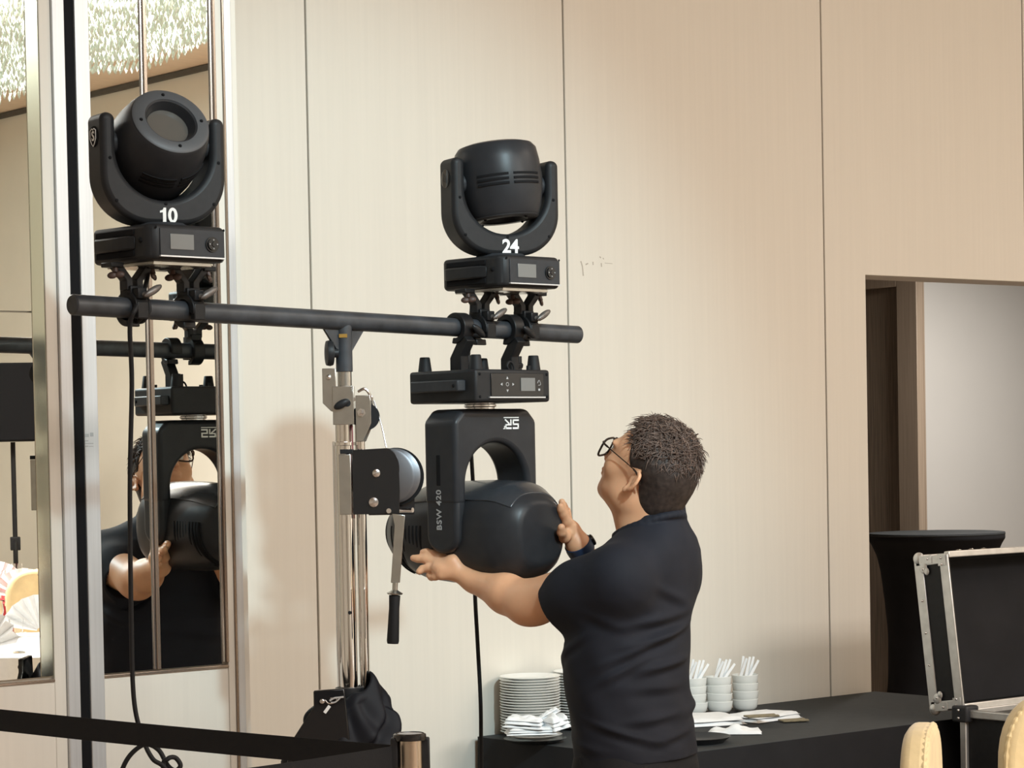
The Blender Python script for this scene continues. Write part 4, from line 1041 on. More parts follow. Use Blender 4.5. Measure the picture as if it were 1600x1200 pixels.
# trousers
tr = SDF(tlo*[1, 1, 0]+[-.02, -.02, 0.02], thi*[1, 1, 0]+[.02, .02, hemz+.06], 0.007)
tr.put(trunk(-.006, hemz-.16, hemz+.03), tlo, thi, .02)
for sgn in (-1, 1):
    hip = A(992, 1215) + TL*sgn*.085; knee = hip*[1, 1, 0] + TF*0.02 + UP*.50 + TL*sgn*.015; ank = hip*[1, 1, 0] - TF*.01 + UP*.07 + TL*sgn*.02
    tr.chain([hip, knee, ank], [.098, .074, .062], .05)
for p, q in (((905, 1183, -.13), (925, 1215, -.15)), ((975, 1178, -.20), (1015, 1205, -.20)), ((1040, 1192, -.1), (1088, 1195, .02))):
    tr.cap(A(*p), A(*q), .002, .002, .014)
V, Fq = tr.mesh(); trous = npobj('trousers', V-MO, Fq, 'trousers', man)
for sgn in (-1, 1):
    hip = A(992, 1215) + TL*sgn*.085; ank = hip*[1, 1, 0] - TF*.01 + TL*sgn*.02
    sh = SDF(ank-[.30, .30, 0], ank+[.30, .30, .14], .005)
    sh.cap(ank+UP*.05-TF*.04, ank+UP*.045+TF*.17, .046, .042, .03); sh.cap(ank+UP*.10, ank+UP*.06, .045, .05, .03)
    sh.put(lambda x, y, z: z-.006, ank-[.3, .3, .05], ank+[.3, .3, .006], .004, 's')
    V, Fq = sh.mesh(); npobj('shoe', V-MO, Fq, 'shoe', man)

# hair: a cropped cap over the skull and tousled strands on top
def hairline(f, l):
    return np.interp(f, [-.13, -.075, -.045, -.030, -.020, .010, .022, .040, .062, .090], [-.078, -.082, -.055, -.030, .018, .008, .022, .056, .074, .074])
hs = SDF(HC-.17, HC+.17, .0030)
def capfn(x, y, z):
    p = [(x-HC[0])*HB[i, 0]+(y-HC[1])*HB[i, 1]+(z-HC[2])*HB[i, 2] for i in range(3)]
    f, l, u = p
    def el(c, r):
        q = [(p[i]-c[i])/r[i] for i in range(3)]; k0 = np.sqrt(sum(t*t for t in q)); k1 = np.sqrt(sum((q[i]/r[i])**2 for i in range(3)))+1e-9
        return k0*(k0-1)/k1
    d1 = el((-.008, 0, .026), (.091, .078, .083)); d2 = el((.040, 0, .030), (.052, .062, .050)); d3 = el((-.046, 0, -.045), (.058, .060, .066))
    k = .03
    def sm(a, b): h = np.clip(.5+.5*(a-b)/k, 0, 1); return a*(1-h)+b*h-k*h*(1-h)
    d = sm(sm(d1, d2), d3)
    hl = hairline(f, l)
    th = np.interp(u-hl, [-.004, .012, .045, .09], [-.002, .003, .007, .012]) + .0025*np.sin(f*210+7*np.sin(l*80))*np.sin(l*190+u*120)*smoothstep(.03, .07, u)
    return np.maximum(d-th, (hl-u)*.7)
hs.put(capfn, HC-.16, HC+.16, .002)
V, Fq = hs.mesh(); hair = npobj('hair', V-MO, Fq, 'hair', man)
# strands
def strands(n):
    Vs = []; Fc = []; cnt = 0
    c1 = np.array([-.008, 0, .026]); r1 = np.array([.091, .078, .083])
    while cnt < n:
        d = rng.normal(size=3); d /= np.linalg.norm(d)
        p = c1 + d*(r1+.007); f, l, u = p
        if u < .045 + .03*rng.random() or u < hairline(np.array(f), l)+.012: continue
        nrm = d/r1; nrm /= np.linalg.norm(nrm)
        flow = np.array([.25+.5*rng.normal(), .35*rng.normal(), .3]) if f > .02 else np.array([.35*rng.normal(), .5*rng.normal(), .1])
        flow = flow + rng.normal(size=3)*.55; flow -= nrm*(flow@nrm); flow /= np.linalg.norm(flow)+1e-6
        L = .014 + .016*rng.random() + .014*float(smoothstep(.060, .10, u))*rng.random(); w = .0013 + .0012*rng.random()
        lift = .35 + .45*rng.random() + .5*float(smoothstep(.070, .105, u))*rng.random(); side = np.cross(nrm, flow); curl = rng.normal()*.5
        pts = []
        for k in range(5):
            t = k/4; pts.append(p - nrm*.004 + (nrm*lift*math.sin(t*2.0)*.55 + flow*t*(.6+.5*t) + side*curl*t*t*.6)*L)
        for k in range(5):
            q = pts[k]; ww = w*(1-.85*(k/4)**1.5)
            for m_ in range(3):
                a = 2*PI*m_/3; Vs.append(q + side*math.cos(a)*ww + nrm*math.sin(a)*ww)
        o = cnt*15
        for k in range(4):
            for m_ in range(3): Fc.append((o+3*k+m_, o+3*k+(m_+1) % 3, o+3*k+3+(m_+1) % 3, o+3*k+3+m_))
        cnt += 1
    Vs = np.array(Vs) @ HB + HC
    return Vs, np.array(Fc)
V, Fc = strands(4200)
npobj('hair_strands', V-MO, Fc, 'hair_top', man, kind='stuff')
# eyes and eyebrows
for s_ in (-1, 1):
    e = MB().ball(tuple(Hd(.0815, s_*.031, .006)-MO), .0118, 16, 10); eo = obj('eye', e, 'eye', man)
    ic = Hd(.0815, s_*.031, .006)+HFw*.0085
    obj('iris', MB().ball(tuple(ic-MO), .0052, 12, 8), 'iris', eo)
    obj('eyebrow', MB().tube([Vector(Hd(.098, s_*.012, .023)-MO), Vector(Hd(.098, s_*.030, .030)-MO), Vector(Hd(.086, s_*.050, .024)-MO)], lambda t: .0028*(1-.6*t), 6, 5), 'hair', man)
# glasses
gl = thing('eyeglasses', 'dark-rimmed glasses worn by the man', 'glasses', man.location)
for s_ in (-1, 1):
    pts = []
    for k in range(28):
        a = 2*PI*k/28; e = 3.6; q = (abs(math.cos(a))**e+abs(math.sin(a))**e)**(-1/e)
        pts.append(Vector(Hd(.113-.010*abs(.033+.026*q*math.cos(a))/.06, s_*(.035+.0285*q*math.cos(a)), .001+.0225*q*math.sin(a))-MO))
    obj('rim', MB().tube(pts, .0025, 8, 1, closed=True), 'frame', gl)
    mb = MB(); c_ = sum(pts, Vector())/28; off = Vector(HFw*.0006)
    mb.add([p+off for p in pts]+[p-off for p in pts], [tuple(range(28)), tuple(range(55, 27, -1))]+[(i, (i+1) % 28, 28+(i+1) % 28, 28+i) for i in range(28)])
    obj('lens', mb, 'thin', gl, smooth=False)
    obj('temple', MB().tube([Vector(Hd(.106, s_*.061, .016)-MO), Vector(Hd(.096, s_*.071, .016)-MO), Vector(Hd(.055, s_*.0775, .015)-MO), Vector(Hd(.010, s_*.0835, .014)-MO), Vector(Hd(-.012, s_*.0865, .012)-MO), Vector(Hd(-.026, s_*.0850, .004)-MO), Vector(Hd(-.034, s_*.0800, -.010)-MO)], lambda t: .0024 if t < .25 else (.0013 if t < .6 else .0022), 7, 6), 'frame', gl)
obj('bridge', MB().tube([Vector(Hd(.1115, -.010, .008)-MO), Vector(Hd(.1145, 0, .012)-MO), Vector(Hd(.1115, .010, .008)-MO)], .0019, 7, 5), 'frame', gl)
# wrist band on the right wrist
wa = (wrR-fmr)/np.linalg.norm(wrR-fmr)
wc = wrR*.93+fmr*.07
wb = thing('wristwatch', 'navy wrist strap with a slim watch on the man\'s right wrist', 'watch', man.location)
mb = MB().lathe([(.0275, -.014), (.0320, -.013), (.0330, 0), (.0320, .013), (.0275, .014)], Vector(wc-MO), Vector(wa), 36)
obj('strap', mb, 'strap', wb)
fdir = npv(RGT)*.75+UP*.6; fdir -= wa*(fdir@wa); fdir /= np.linalg.norm(fdir)
obj('watch_case', MB().lathe([(0, 0), (.014, 0), (.014, .005), (.011, .007), (0, .007)], Vector(wc-MO+fdir*.0315), Vector(fdir), 24), 'gloss', wb)
# ================================================================== BUFFET TABLE, TABLEWARE
def cloth_noise(n, amp, seed):
    r_ = np.random.default_rng(seed); ph = r_.random((n, 4))*2*PI; fr = r_.normal(size=(n, 2))*1.0
    return lambda u, v: amp*sum(math.sin(fr[k, 0]*u*9+ph[k, 0])*math.sin(fr[k, 1]*v*9+ph[k, 1]) for k in range(n))/math.sqrt(n)
TX0, TX1, TY0, TY1, TH = 4.72, 6.50, 5.10, 5.868, 0.75
tb_ = thing('buffet_table', 'long buffet table under a floor-length black cloth against the panelled wall', 'table', ((TX0+TX1)/2, (TY0+TY1)/2, 0))
ox, oy = (TX0+TX1)/2, (TY0+TY1)/2; hx, hy = (TX1-TX0)/2, (TY1-TY0)/2
obj('table_top', MB().box((0, 0, TH-0.018), (2*hx-0.012, 2*hy-0.012, 0.030)), 'wood', tb_)
for sx in (-1, 1):
    for sy in (-1, 1): obj('leg', MB().cyl((sx*(hx-0.12), sy*(hy-0.1), 0), (sx*(hx-0.12), sy*(hy-0.1), TH-0.034), 0.016, n=14), 'zinc', tb_)
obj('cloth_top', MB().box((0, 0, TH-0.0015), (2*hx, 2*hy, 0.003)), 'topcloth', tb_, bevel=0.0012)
# skirt: closed loop with soft folds
def skirt(u, v):
    per = 2*(2*hx+2*hy); d = u*per; e = 0.002
    if d < 2*hx: x, y, nx_, ny_ = -hx+d, -hy, 0, -1
    elif d < 2*hx+2*hy: x, y, nx_, ny_ = hx, -hy+(d-2*hx), 1, 0
    elif d < 4*hx+2*hy: x, y, nx_, ny_ = hx-(d-2*hx-2*hy), hy, 0, 1
    else: x, y, nx_, ny_ = -hx, hy-(d-4*hx-2*hy), -1, 0
    w = 0.0 if ny_ > 0 else (0.012*math.sin(d*16)+0.006*math.sin(d*41+1))*v + 0.012*v
    return (x+nx_*(e+w), y+ny_*(e+w), TH-0.001-(TH-0.003)*v)
obj('cloth_skirt', MB().grid(skirt, 320, 10, wrap=True), 'bcloth', tb_, angle=180)

def lathe_obj(name, prof, m, n=40): return obj(name, MB().lathe(prof, n=n), m)
# plates
PR = 0.093
plate0 = lathe_obj('dinner_plate', [(0, 0), (.052, 0), (.056, .002), (PR-.002, .0115), (PR, .0130), (PR-.0015, .0142), (.060, .0055), (.052, .004), (0, .004)], 'porcelain')
first = True
def put(src, name, loc, label, cat, group, rot=0.0, tilt=(0, 0)):
    global first
    o = src if src.get('used') is None else src.copy()
    if src.get('used') is None: src['used'] = 1
    else: col.objects.link(o)
    o.name = name; o.location = loc; o.rotation_euler = (tilt[0], tilt[1], rot)
    if 'used' in o.keys() and o is not src: del o['used']
    return tag(o, label, cat, group)
ordn = ['bottom', 'second', 'third', 'fourth', 'fifth', 'sixth', 'seventh', 'eighth', 'ninth', 'tenth', 'eleventh', 'twelfth', 'thirteenth', 'fourteenth', 'fifteenth', 'sixteenth', 'seventeenth', 'eighteenth', 'nineteenth', 'twentieth', 'top']
for (px, z, n, where, grp) in ((829, 7.56, 21, 'the plate stack behind the folded napkins', 'left stack of plates'), (912, 7.70, 21, 'the plate stack half hidden by the man', 'right stack of plates')):
    c = P(px, 1100, z)
    for k in range(n):
        nm = 'topmost' if k == n-1 else ('lowest' if k == 0 else ordn[k])
        lab = ('white plate, topmost of ' if k == n-1 else 'white plate, lowest of ' if k == 0 else 'white plate, %s from the bottom of ' % ordn[k]) + where
        put(plate0, 'dinner_plate', (c.x+rng.normal(0, .0008), c.y+rng.normal(0, .0008), TH+0.0005+k*0.00825), lab, 'plate', grp, rot=k)
if 'used' in plate0.keys(): del plate0['used']
# white napkins on a black dish in front of the plates
dc_ = PZ(836, 1160.5, TH)
dish = lathe_obj('serving_dish', [(0, 0), (.066, 0), (.070, .002), (.092, .012), (.0935, .0135), (.091, .0142), (.069, .006), (0, .005)], 'gloss')
dish.location = (dc_.x, dc_.y, TH+0.0005); tag(dish, 'shallow black dish under the folded white napkins at the left', 'dish')
sp = lathe_obj('side_plate', [(0, 0), (.058, 0), (.080, .009), (.0815, .0105), (.079, .011), (.058, .004), (0, .003)], 'porcelain')
sp.location = (dc_.x, dc_.y, TH+0.0062+0.009); tag(sp, 'white plate on the black dish, under the folded napkins', 'plate')
def napkin(name, w, d, th, seed, loc, rot, label, group, amp=0.006, m='napkin', tilt=(0, 0), layers=3):
    """cloth folded into a few soft layers"""
    no = cloth_noise(6, amp, seed); mb = MB()
    for l in range(layers):
        ww, dd = w*(1-.05*l), d*(1-.06*l); z0 = l*th/layers
        def top(u, v, z0=z0, ww=ww, dd=dd, l=l):
            uu, vv = 2*u-1, 2*v-1; e = max(0.0, 1-max(abs(uu), abs(vv))**6)
            return (uu*ww/2*(1+.02*math.sin(5*vv+l)), vv*dd/2*(1+.03*math.sin(4*uu+2*l)), z0 + th/layers*(0.12+0.88*e**.5) + no(u+l, v)*e)
        def bot(u, v, z0=z0, ww=ww, dd=dd, l=l):
            uu, vv = 2*u-1, 2*v-1
            return (uu*ww/2*(1+.02*math.sin(5*vv+l)), vv*dd/2*(1+.03*math.sin(4*uu+2*l)), z0 + .0005)
        mb.grid(top, 18, 18); mb.grid(lambda u, v: bot(1-u, v), 18, 18)
    o = obj(name, mb, m, angle=60); o.location = loc; o.rotation_euler = (tilt[0], tilt[1], rot)
    return tag(o, label, 'napkin', group)
zn = TH+0.0282
na = 'napkins on the black dish'; q = YAW
napkin('folded_napkin', .150, .11, .020, 3, (dc_.x-RGT.x*.012, dc_.y-RGT.y*.012, zn), q+.1, 'white napkin lying flat on the plate, lowest of the left pile', na)
napkin('folded_napkin', .118, .10, .030, 4, (dc_.x-RGT.x*.030, dc_.y-RGT.y*.030, zn+.019), q-.15, 'puffed white napkin on top of the left pile, beside the plates', na, .008, tilt=(0, R(4)))
napkin('folded_napkin', .060, .09, .034, 5, (dc_.x+RGT.x*.062, dc_.y+RGT.y*.062, zn+.014), q+.5, 'crumpled white napkin at the right end of the left pile', na, .012, tilt=(0, R(-12)))
napkin('folded_napkin', .070, .035, .014, 6, (dc_.x+RGT.x*.045+FWD.x*.03, dc_.y+RGT.y*.045+FWD.y*.03, zn+.046), q+.2, 'narrow rolled white napkin leaning upwards against the plate stack', na, .004, tilt=(0, R(-28)))
# bowls with spoons
bowl0 = lathe_obj('rice_bowl', [(0, 0), (.023, 0), (.025, .003), (.0335, .006), (.0395, .014), (.0418, .026), (.0435, .0400), (.0425, .0412), (.0405, .0392), (.0372, .020), (.030, .010), (0, .008)], 'bowl', 36)
def spoon_mesh():
    mb = MB(); n = 16
    def wd(t): return (.0036 + .0022*t if t < .66 else .005 + .0085*math.sin(PI*min(1, (t-.66)/.34))**.8)
    vs = []; fs = []
    for k in range(n+1):
        t = k/n; x = (t-.5)*.105; w = wd(t) if k < n else .003; z = .006*(1-t)**2 - .006*max(0, t-.6)
        th = .0024
        vs += [(x, -w, z-th), (x, w, z-th), (x, w, z+th), (x, -w, z+th)]
    for k in range(n):
        for q_ in range(4): fs.append((4*k+q_, 4*k+(q_+1) % 4, 4*k+4+(q_+1) % 4, 4*k+4+q_))
    fs += [(3, 2, 1, 0), (4*n, 4*n+1, 4*n+2, 4*n+3)]
    return mb.add(vs, fs)
spoon0 = obj('soup_spoon', spoon_mesh(), 'napkin', angle=50)
stk = [(1084, 8.02, 1108, 'left', 'half hidden by the man'), (1123, 8.05, 1112, 'middle', 'between the other two'), (1164.5, 8.10, 1112, 'right', 'nearest the wall opening')]
cnt = 0
for (px, z, py, nm, wh) in stk:
    c = P(px, 1090, z)
    for k in range(4):
        lv = ('lowest', 'second', 'third', 'topmost')[k]
        put(bowl0, 'rice_bowl', (c.x+rng.normal(0, .0012), c.y+rng.normal(0, .0012), TH+0.0008+k*.0262),
            'pale bowl, %s in the %s bowl stack %s' % (lv if k in (0, 3) else lv + ' from below', nm, wh), 'bowl', nm + ' bowl stack', rot=k, tilt=(rng.normal(0, .02), rng.normal(0, .02)))
    zt_ = TH + .0008 + 3*.0262
    for k in range(5):
        # the handle leans up and to the right out of the bowl
        lean = R((22, 10, 16, 18, 34)[k] + (0, 4, -3)[stk.index((px, z, py, nm, wh))]); hd_ = (RGT*math.sin(lean) + FWD*.10*(k-2) + Vector((0, 0, math.cos(lean)))).normalized()
        base_ = Vector((c.x, c.y, zt_+.012)) + RGT*((-.024, -.014, -.003, .009, .002)[k]) + FWD*(.010*((k % 2)*2-1))
        o_ = put(spoon0, 'soup_spoon', base_ + hd_*.036, 'white spoon, %s from the left in the top bowl of the %s stack' % (('first', 'second', 'third', 'fourth', 'fifth')[k], nm), 'spoon', 'spoons in the bowl stacks')
        xa = -hd_; ya = xa.cross(FWD).cross(xa).normalized() if False else FWD.cross(xa).normalized(); za_ = xa.cross(ya)
        o_.rotation_euler = Matrix((xa, ya, za_)).transposed().to_euler()
for o_ in (bowl0, spoon0):
    if 'used' in o_.keys(): del o_['used']
# napkins, mats and a dark tray right of the man
def onT(px, py, h=0.0): p = PZ(px, py, TH+h); return p
p = onT(1092, 1131); napkin('folded_napkin', .24, .20, .026, 11, (p.x, p.y, TH+.001), YAW+.35, 'large white napkin spread flat beside the man, in front of the bowls', 'napkins in front of the bowls', .005, layers=2)
p = onT(1192, 1124); napkin('folded_napkin', .21, .15, .024, 12, (p.x, p.y, TH+.001), YAW+.75, 'white napkin spread flat between the bowls and the bamboo mats', 'napkins in front of the bowls', .005, layers=2)
p = onT(1148, 1146); napkin('folded_napkin', .16, .09, .014, 13, (p.x, p.y, TH+.001), YAW-.1, 'small crumpled white napkin at the front of the table, right of the man', 'napkins in front of the bowls', .010, layers=1)
def mat_mesh(n, w, l):
    mb = MB()
    for k in range(n): mb.cyl((-l/2, -w/2+w*(k+.5)/n, .004), (l/2, -w/2+w*(k+.5)/n, .004+.001*math.sin(k)), w/n*.52, n=6)
    return mb
for px, py, l, lab in ((1190, 1134, .10, 'small brown bamboo mat on the white napkins, nearer the man'), (1240, 1128, .085, 'small brown bamboo mat at the right end of the napkins')):
    p = onT(px, py); o = obj('bamboo_mat', mat_mesh(9, .05, l), 'bamboo'); o.location = (p.x, p.y, TH+.0265 if px < 1200 else TH+.0015); o.rotation_euler = (0, 0, YAW+.25); tag(o, lab, 'mat', 'bamboo mats')
p = onT(1085, 1160); tr_ = lathe_obj('round_tray', [(0, 0), (.085, 0), (.105, .016), (.108, .0175), (.104, .0185), (.085, .005), (0, .004)], 'plastic2')
tr_.location = (p.x, p.y, TH+.001); tag(tr_, 'round black serving tray at the table edge behind the man', 'tray')

# ================================================================== COCKTAIL TABLE beyond the opening
cc = P(1463, 832, 14.3); CT = cc.z
ck = thing('cocktail_table', 'tall round cocktail table in a black stretch cover, beyond the wall opening', 'table', (cc.x, cc.y, 0))
def cover(u, v):
    a = 2*PI*u
    prof = [(.388, CT), (.388, CT-.035), (.37, CT-.065), (.345, CT-.13), (.33, CT-.22), (.318, CT-.42), (.312, CT-.62), (.315, .25), (.34, .03)]
    t = v*(len(prof)-1); i = min(int(t), len(prof)-2); f_ = t-i
    r_ = prof[i][0]*(1-f_)+prof[i+1][0]*f_; z_ = prof[i][1]*(1-f_)+prof[i+1][1]*f_
    sc = 1 - (0.10*abs(math.sin(2*a))**1.5)*min(1, max(0, (CT-.06-z_)/.5))
    return (r_*sc*math.cos(a), r_*sc*math.sin(a), z_)
obj('stretch_cover', MB().grid(cover, 72, 36, wrap=True), 'bcloth', ck, angle=60)
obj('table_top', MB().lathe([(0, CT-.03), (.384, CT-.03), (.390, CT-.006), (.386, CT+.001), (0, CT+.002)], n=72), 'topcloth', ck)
obj('foot', MB().lathe([(0, 0), (.25, 0), (.25, .02), (.03, .03), (.03, CT-.04), (0, CT-.04)], n=32), 'rubber', ck)

# ================================================================== FLIGHT CASE
fc0 = P(1508, 1109, 7.6)                                  # rear left top corner of the case body
BX, BY, BT = fc0.x, fc0.y, fc0.z
case = thing('flight_case', 'open black flight case with aluminium edges in front of the buffet table', 'flight case', (BX, BY, 0))
LX, LD = 0.95, 0.52
obj('case_body', MB().box((LX/2, -LD/2, (BT-.11)/2+.10), (LX, LD, BT-.12)), 'plastic', case, smooth=False)
e = 0.030
def ext(name, p0, p1, w, par, T=None, m='alu_case'):
    p0 = Vector(p0); p1 = Vector(p1); c = (p0+p1)/2; d = p1-p0
    return obj(name, MB().box(c, (abs(d.x)+w, abs(d.y)+w, abs(d.z)+w), T), m, par, bevel=0.003)
zt_ = BT-.011; zb_ = .125
for a_, b_ in (((0, 0, zt_), (LX, 0, zt_)), ((0, -LD, zt_), (LX, -LD, zt_)), ((0, 0, zt_), (0, -LD, zt_)), ((LX, 0, zt_), (LX, -LD, zt_)), ((0, 0, zb_), (LX, 0, zb_)), ((0, -LD, zb_), (LX, -LD, zb_)), ((0, 0, zb_), (0, -LD, zb_)), ((LX, 0, zb_), (LX, -LD, zb_)),
               ((0, 0, zb_), (0, 0, zt_)), ((LX, 0, zb_), (LX, 0, zt_)), ((0, -LD, zb_), (0, -LD, zt_)), ((LX, -LD, zb_), (LX, -LD, zt_))):
    ext('edge_profile', a_, b_, .024, case)
for x_ in (0, LX):
    for y_ in (0, -LD):
        for z_ in (zt_, zb_):
            cb_ = obj('corner_brace', MB().box((x_, y_, z_), (.060, .060, .050)), 'plastic2' if z_ == zt_ and x_ == 0 and y_ == 0 else 'zinc', case, bevel=0.006)
            for dz_ in (-.012, .012): obj('rivet', MB().ball((x_-.031 if x_ == 0 else x_+.031, y_, z_+dz_), .0045, 10, 6), 'steel', cb_); obj('rivet', MB().ball((x_, y_-.031 if y_ < 0 else y_+.031, z_+dz_), .0045, 10, 6), 'steel', cb_)
for x_ in (.12, LX-.12):
    for y_ in (-.1, -LD+.1):
        cs_ = obj('castor', MB().box((x_, y_, .095), (.07, .07, .016)).box((x_, y_, .078), (.034, .034, .03)), 'zinc', case)
        obj('wheel', MB().cyl((x_, y_-.016, .045), (x_, y_+.016, .045), .045, n=24), 'rubber', cs_)
# lid: hinged at the rear, leaning a little past upright. Local: x along, y = lid depth (away), z = lid height
LT = Matrix.Translation((0, 0.006, BT+.004)) @ Matrix.Rotation(R(-7), 4, 'X')
LH, DP = .475, .125
obj('lid_panel', MB().box((LX/2, DP-.006, LH/2), (LX, .010, LH), LT), 'plastic', case, smooth=False)
obj('lid_lining', MB().box((LX/2, DP-.016, LH/2), (LX-.03, .008, LH-.03), LT), 'bcloth', case, smooth=False)
for x_ in (0.005, LX-.005): obj('lid_side', MB().box((x_, DP/2, LH/2), (.010, DP, LH), LT), 'plastic', case, smooth=False)
for z_ in (0.005, LH-.005): obj('lid_side', MB().box((LX/2, DP/2, z_), (LX, DP, .010), LT), 'plastic', case, smooth=False)
w_ = .034
for x_ in (0, LX):
    sx = -1 if x_ == 0 else 1
    for y_ in (0.012, DP-.010):
        pr_e = obj('edge_profile', MB().box((x_+sx*.002, y_, LH/2), (.006, w_, LH), LT), 'alu_case', case, bevel=0.002)
        for z_ in (.14, .24, .34):
            if y_ > .05: obj('rivet', MB().ball(LT @ Vector((x_+sx*.006, y_-.002, z_)), .0042, 10, 6), 'steel', pr_e)
    for z_ in (.014, LH-.014): obj('edge_profile', MB().box((x_+sx*.002, DP/2, z_), (.006, DP, w_*.8), LT), 'alu_case', case, bevel=0.002)
for y_ in (0.002, DP):
    for z_ in (0.004, LH-.002): obj('edge_profile', MB().box((LX/2, y_, z_), (LX, .020, .020), LT), 'alu_case', case, bevel=0.003)
for z_ in (.004, LH-.004):
    for x_ in (0, LX):
        sx = -1 if x_ == 0 else 1; sz = 1 if z_ < .1 else -1
        cb_ = obj('corner_brace', MB().ball((x_-sx*.004, DP-.008, z_), (.015, .020, .020), 16, 10, LT).box((x_+sx*.006, DP-.042, z_+sz*.006), (.004, .050, .026), LT).ball((x_+sx*.006, DP-.030, z_+sz*.030), (.004, .016, .018), 14, 8, LT).ball((x_+sx*.006, DP-.042, z_+sz*.042), (.004, .010, .012), 14, 8, LT)
                  .box((x_+sx*.006, .018, z_+sz*.012), (.004, .030, .036), LT), 'alu_case', case, bevel=0.001)
        for yy, zz in ((DP-.030, .034), (DP-.052, .004), (.018, .026), (.020, .006)):
            obj('rivet', MB().ball(LT @ Vector((x_+sx*.0085, yy, z_+sz*zz)), .0042, 10, 6), 'steel', cb_)
for x_ in (.10, .16, .22):
    obj('lid_catch', MB().box((x_, DP*.3, LH+.004), (.040, .035, .008), LT).ball((x_, DP*.3, LH+.008), (.012, .010, .006), 12, 8, LT), 'zinc', case, bevel=0.001)

# ================================================================== CHAIRS
def chair(loc, rotz, label, group, hgt=0.98, w=0.44, parent_group=None):
    t = thing('banquet_chair', label, 'chair', loc, rotz, group)
    n = 20; hw = w/2; pts = [(-hw*.86, 0.42)]
    pts += [(hw*.86, .42), (hw*.95, .60)]
    for k in range(n+1):
        a = PI*k/n; pts.append((hw*math.copysign(abs(math.cos(a))**.62, math.cos(a)), hgt-.20+.20*math.sin(a)**.75))
    pts.append((-hw*.95, .60))
    bk = obj('backrest', MB().prism(pts, .17, .235), 'gold', t, bevel=0.022, seg=4)
    # gathered seam along the edge of the cover
    sm = MB(); ed = [(x*1.0, z) for x, z in pts[3:-1]]
    obj('cover_seam', MB().tube([(x*.985, .182, z-.006) for x, z in ed], lambda t_: .006+.002*math.sin(t_*160), 7, 4), 'gold', bk)
    obj('seat', MB().prism([(-.21, -.22), (.21, -.22), (.22, .22), (-.22, .22)], .40, .475, 'xy'), 'gold', t, bevel=0.02, seg=3)
    def sk(u, v):
        d = u*4; s_ = int(d) % 4; f_ = d-int(d); c_ = [(-.215, -.225), (.215, -.225), (.222, .235), (-.222, .235)]
        x = c_[s_][0]*(1-f_)+c_[(s_+1) % 4][0]*f_; y = c_[s_][1]*(1-f_)+c_[(s_+1) % 4][1]*f_
        k_ = 1+v*(.05+.05*math.sin(u*2*PI*18)); return (x*k_, y*k_, .43-.425*v)
    obj('cover_skirt', MB().grid(sk, 160, 8, wrap=True), 'gold', t, angle=180)
    return t
def tree_copy(o, loc, rotz, label):
    c = o.copy(); col.objects.link(c); c['label'] = label
    c.matrix_world = Matrix.Translation(loc) @ Matrix.Rotation(rotz, 4, 'Z')
    for a in o.children:
        a2 = a.copy(); col.objects.link(a2); a2.parent = c
        for b2 in a.children:
            b3 = b2.copy(); col.objects.link(b3); b3.parent = a2
    return c
def back_at(px, zd, a): return P(px, 1150, zd) - Matrix.Rotation(rz(a), 3, 'Z') @ Vector((0, .20, 0))
c1 = back_at(1441, 5.62, 76)
ch1 = chair((c1.x, c1.y, 0), rz(76), 'gold satin covered chair seen edge-on in front of the buffet table', 'gold covered banquet chairs', hgt=P(1438, 1134, 5.6).z)
c2 = back_at(1684, 6.35, 18)
tree_copy(ch1, (c2.x, c2.y, 0), rz(18), 'gold satin covered chair at the right edge, in front of the flight case')

# ================================================================== STANCHION AND BELTS
sz_ = 4.70; sp_ = P(640, 1146, sz_); SH = sp_.z
post = thing('belt_stanchion', 'bronze-coloured barrier post with a black belt head below the lifting stand', 'barrier post', (sp_.x, sp_.y, 0), rz(0))
obj('post_tube', MB().cyl((0, 0, .02), (0, 0, SH-.010), .0235, n=40), mat('satin_bronze', (0.55, 0.47, 0.38), 0.25, 1.0), post)
hdp = obj('belt_head', MB().lathe([(.0238, SH-.060), (.0305, SH-.058), (.0305, SH-.012), (.0238, SH-.010)], n=44, a0=R(20), a1=R(150)), 'plastic', post)
obj('belt_head_ring', MB().lathe([(0, SH-.012), (.0305, SH-.012), (.0315, SH-.008), (.0310, SH-.001), (.027, SH+.001), (.0255, SH-.002), (0, SH-.002)], n=44), 'gloss', post)
obj('cap_disc', MB().lathe([(0, SH-.0015), (.024, SH-.0015), (.024, SH-.0004), (0, SH+.0002)], n=40), 'alu', post)
obj('belt_slot', MB().box((.029, .012, SH-.040), (.016, .020, .062)), 'plastic', post, bevel=0.003)
obj('belt_slot', MB().box((-.029, -.004, SH-.036), (.014, .024, .058)), 'plastic', post, bevel=0.003)
obj('foot_plate', MB().lathe([(0, 0), (.17, 0), (.17, .012), (.05, .03), (0, .03)], n=48), 'rubber', post)
def belt(name, label, a, b, h, sag=0.004):
    a = Vector(a); b = Vector(b); n = 24; d = (b-a); d.z = 0; nrm = Vector((-d.y, d.x, 0)).normalized()*.0007
    vs = []; fs = []
    for k in range(n+1):
        t = k/n; p = a.lerp(b, t); p.z -= sag*4*t*(1-t)
        for s1, s2 in ((-1, 0), (1, 0), (1, 1), (-1, 1)): vs.append(p + nrm*s1 - Vector((0, 0, h*s2)))
    for k in range(n):
        for j in range(4): fs.append((4*k+j, 4*k+(j+1) % 4, 4*k+4+(j+1) % 4, 4*k+4+j))
    fs += [(3, 2, 1, 0), (4*n, 4*n+1, 4*n+2, 4*n+3)]
    o = obj(name, MB().add(vs, fs), 'belt', smooth=False); return tag(o, label, 'barrier belt', 'belts of the barrier')
BE = P(-150, 1092, 5.525)
clip = obj('belt_wall_clip', MB().box((0, .004, -.024), (.034, .022, .062)).box((0, -.010, -.024), (.020, .012, .050)), 'plastic', bevel=.003)
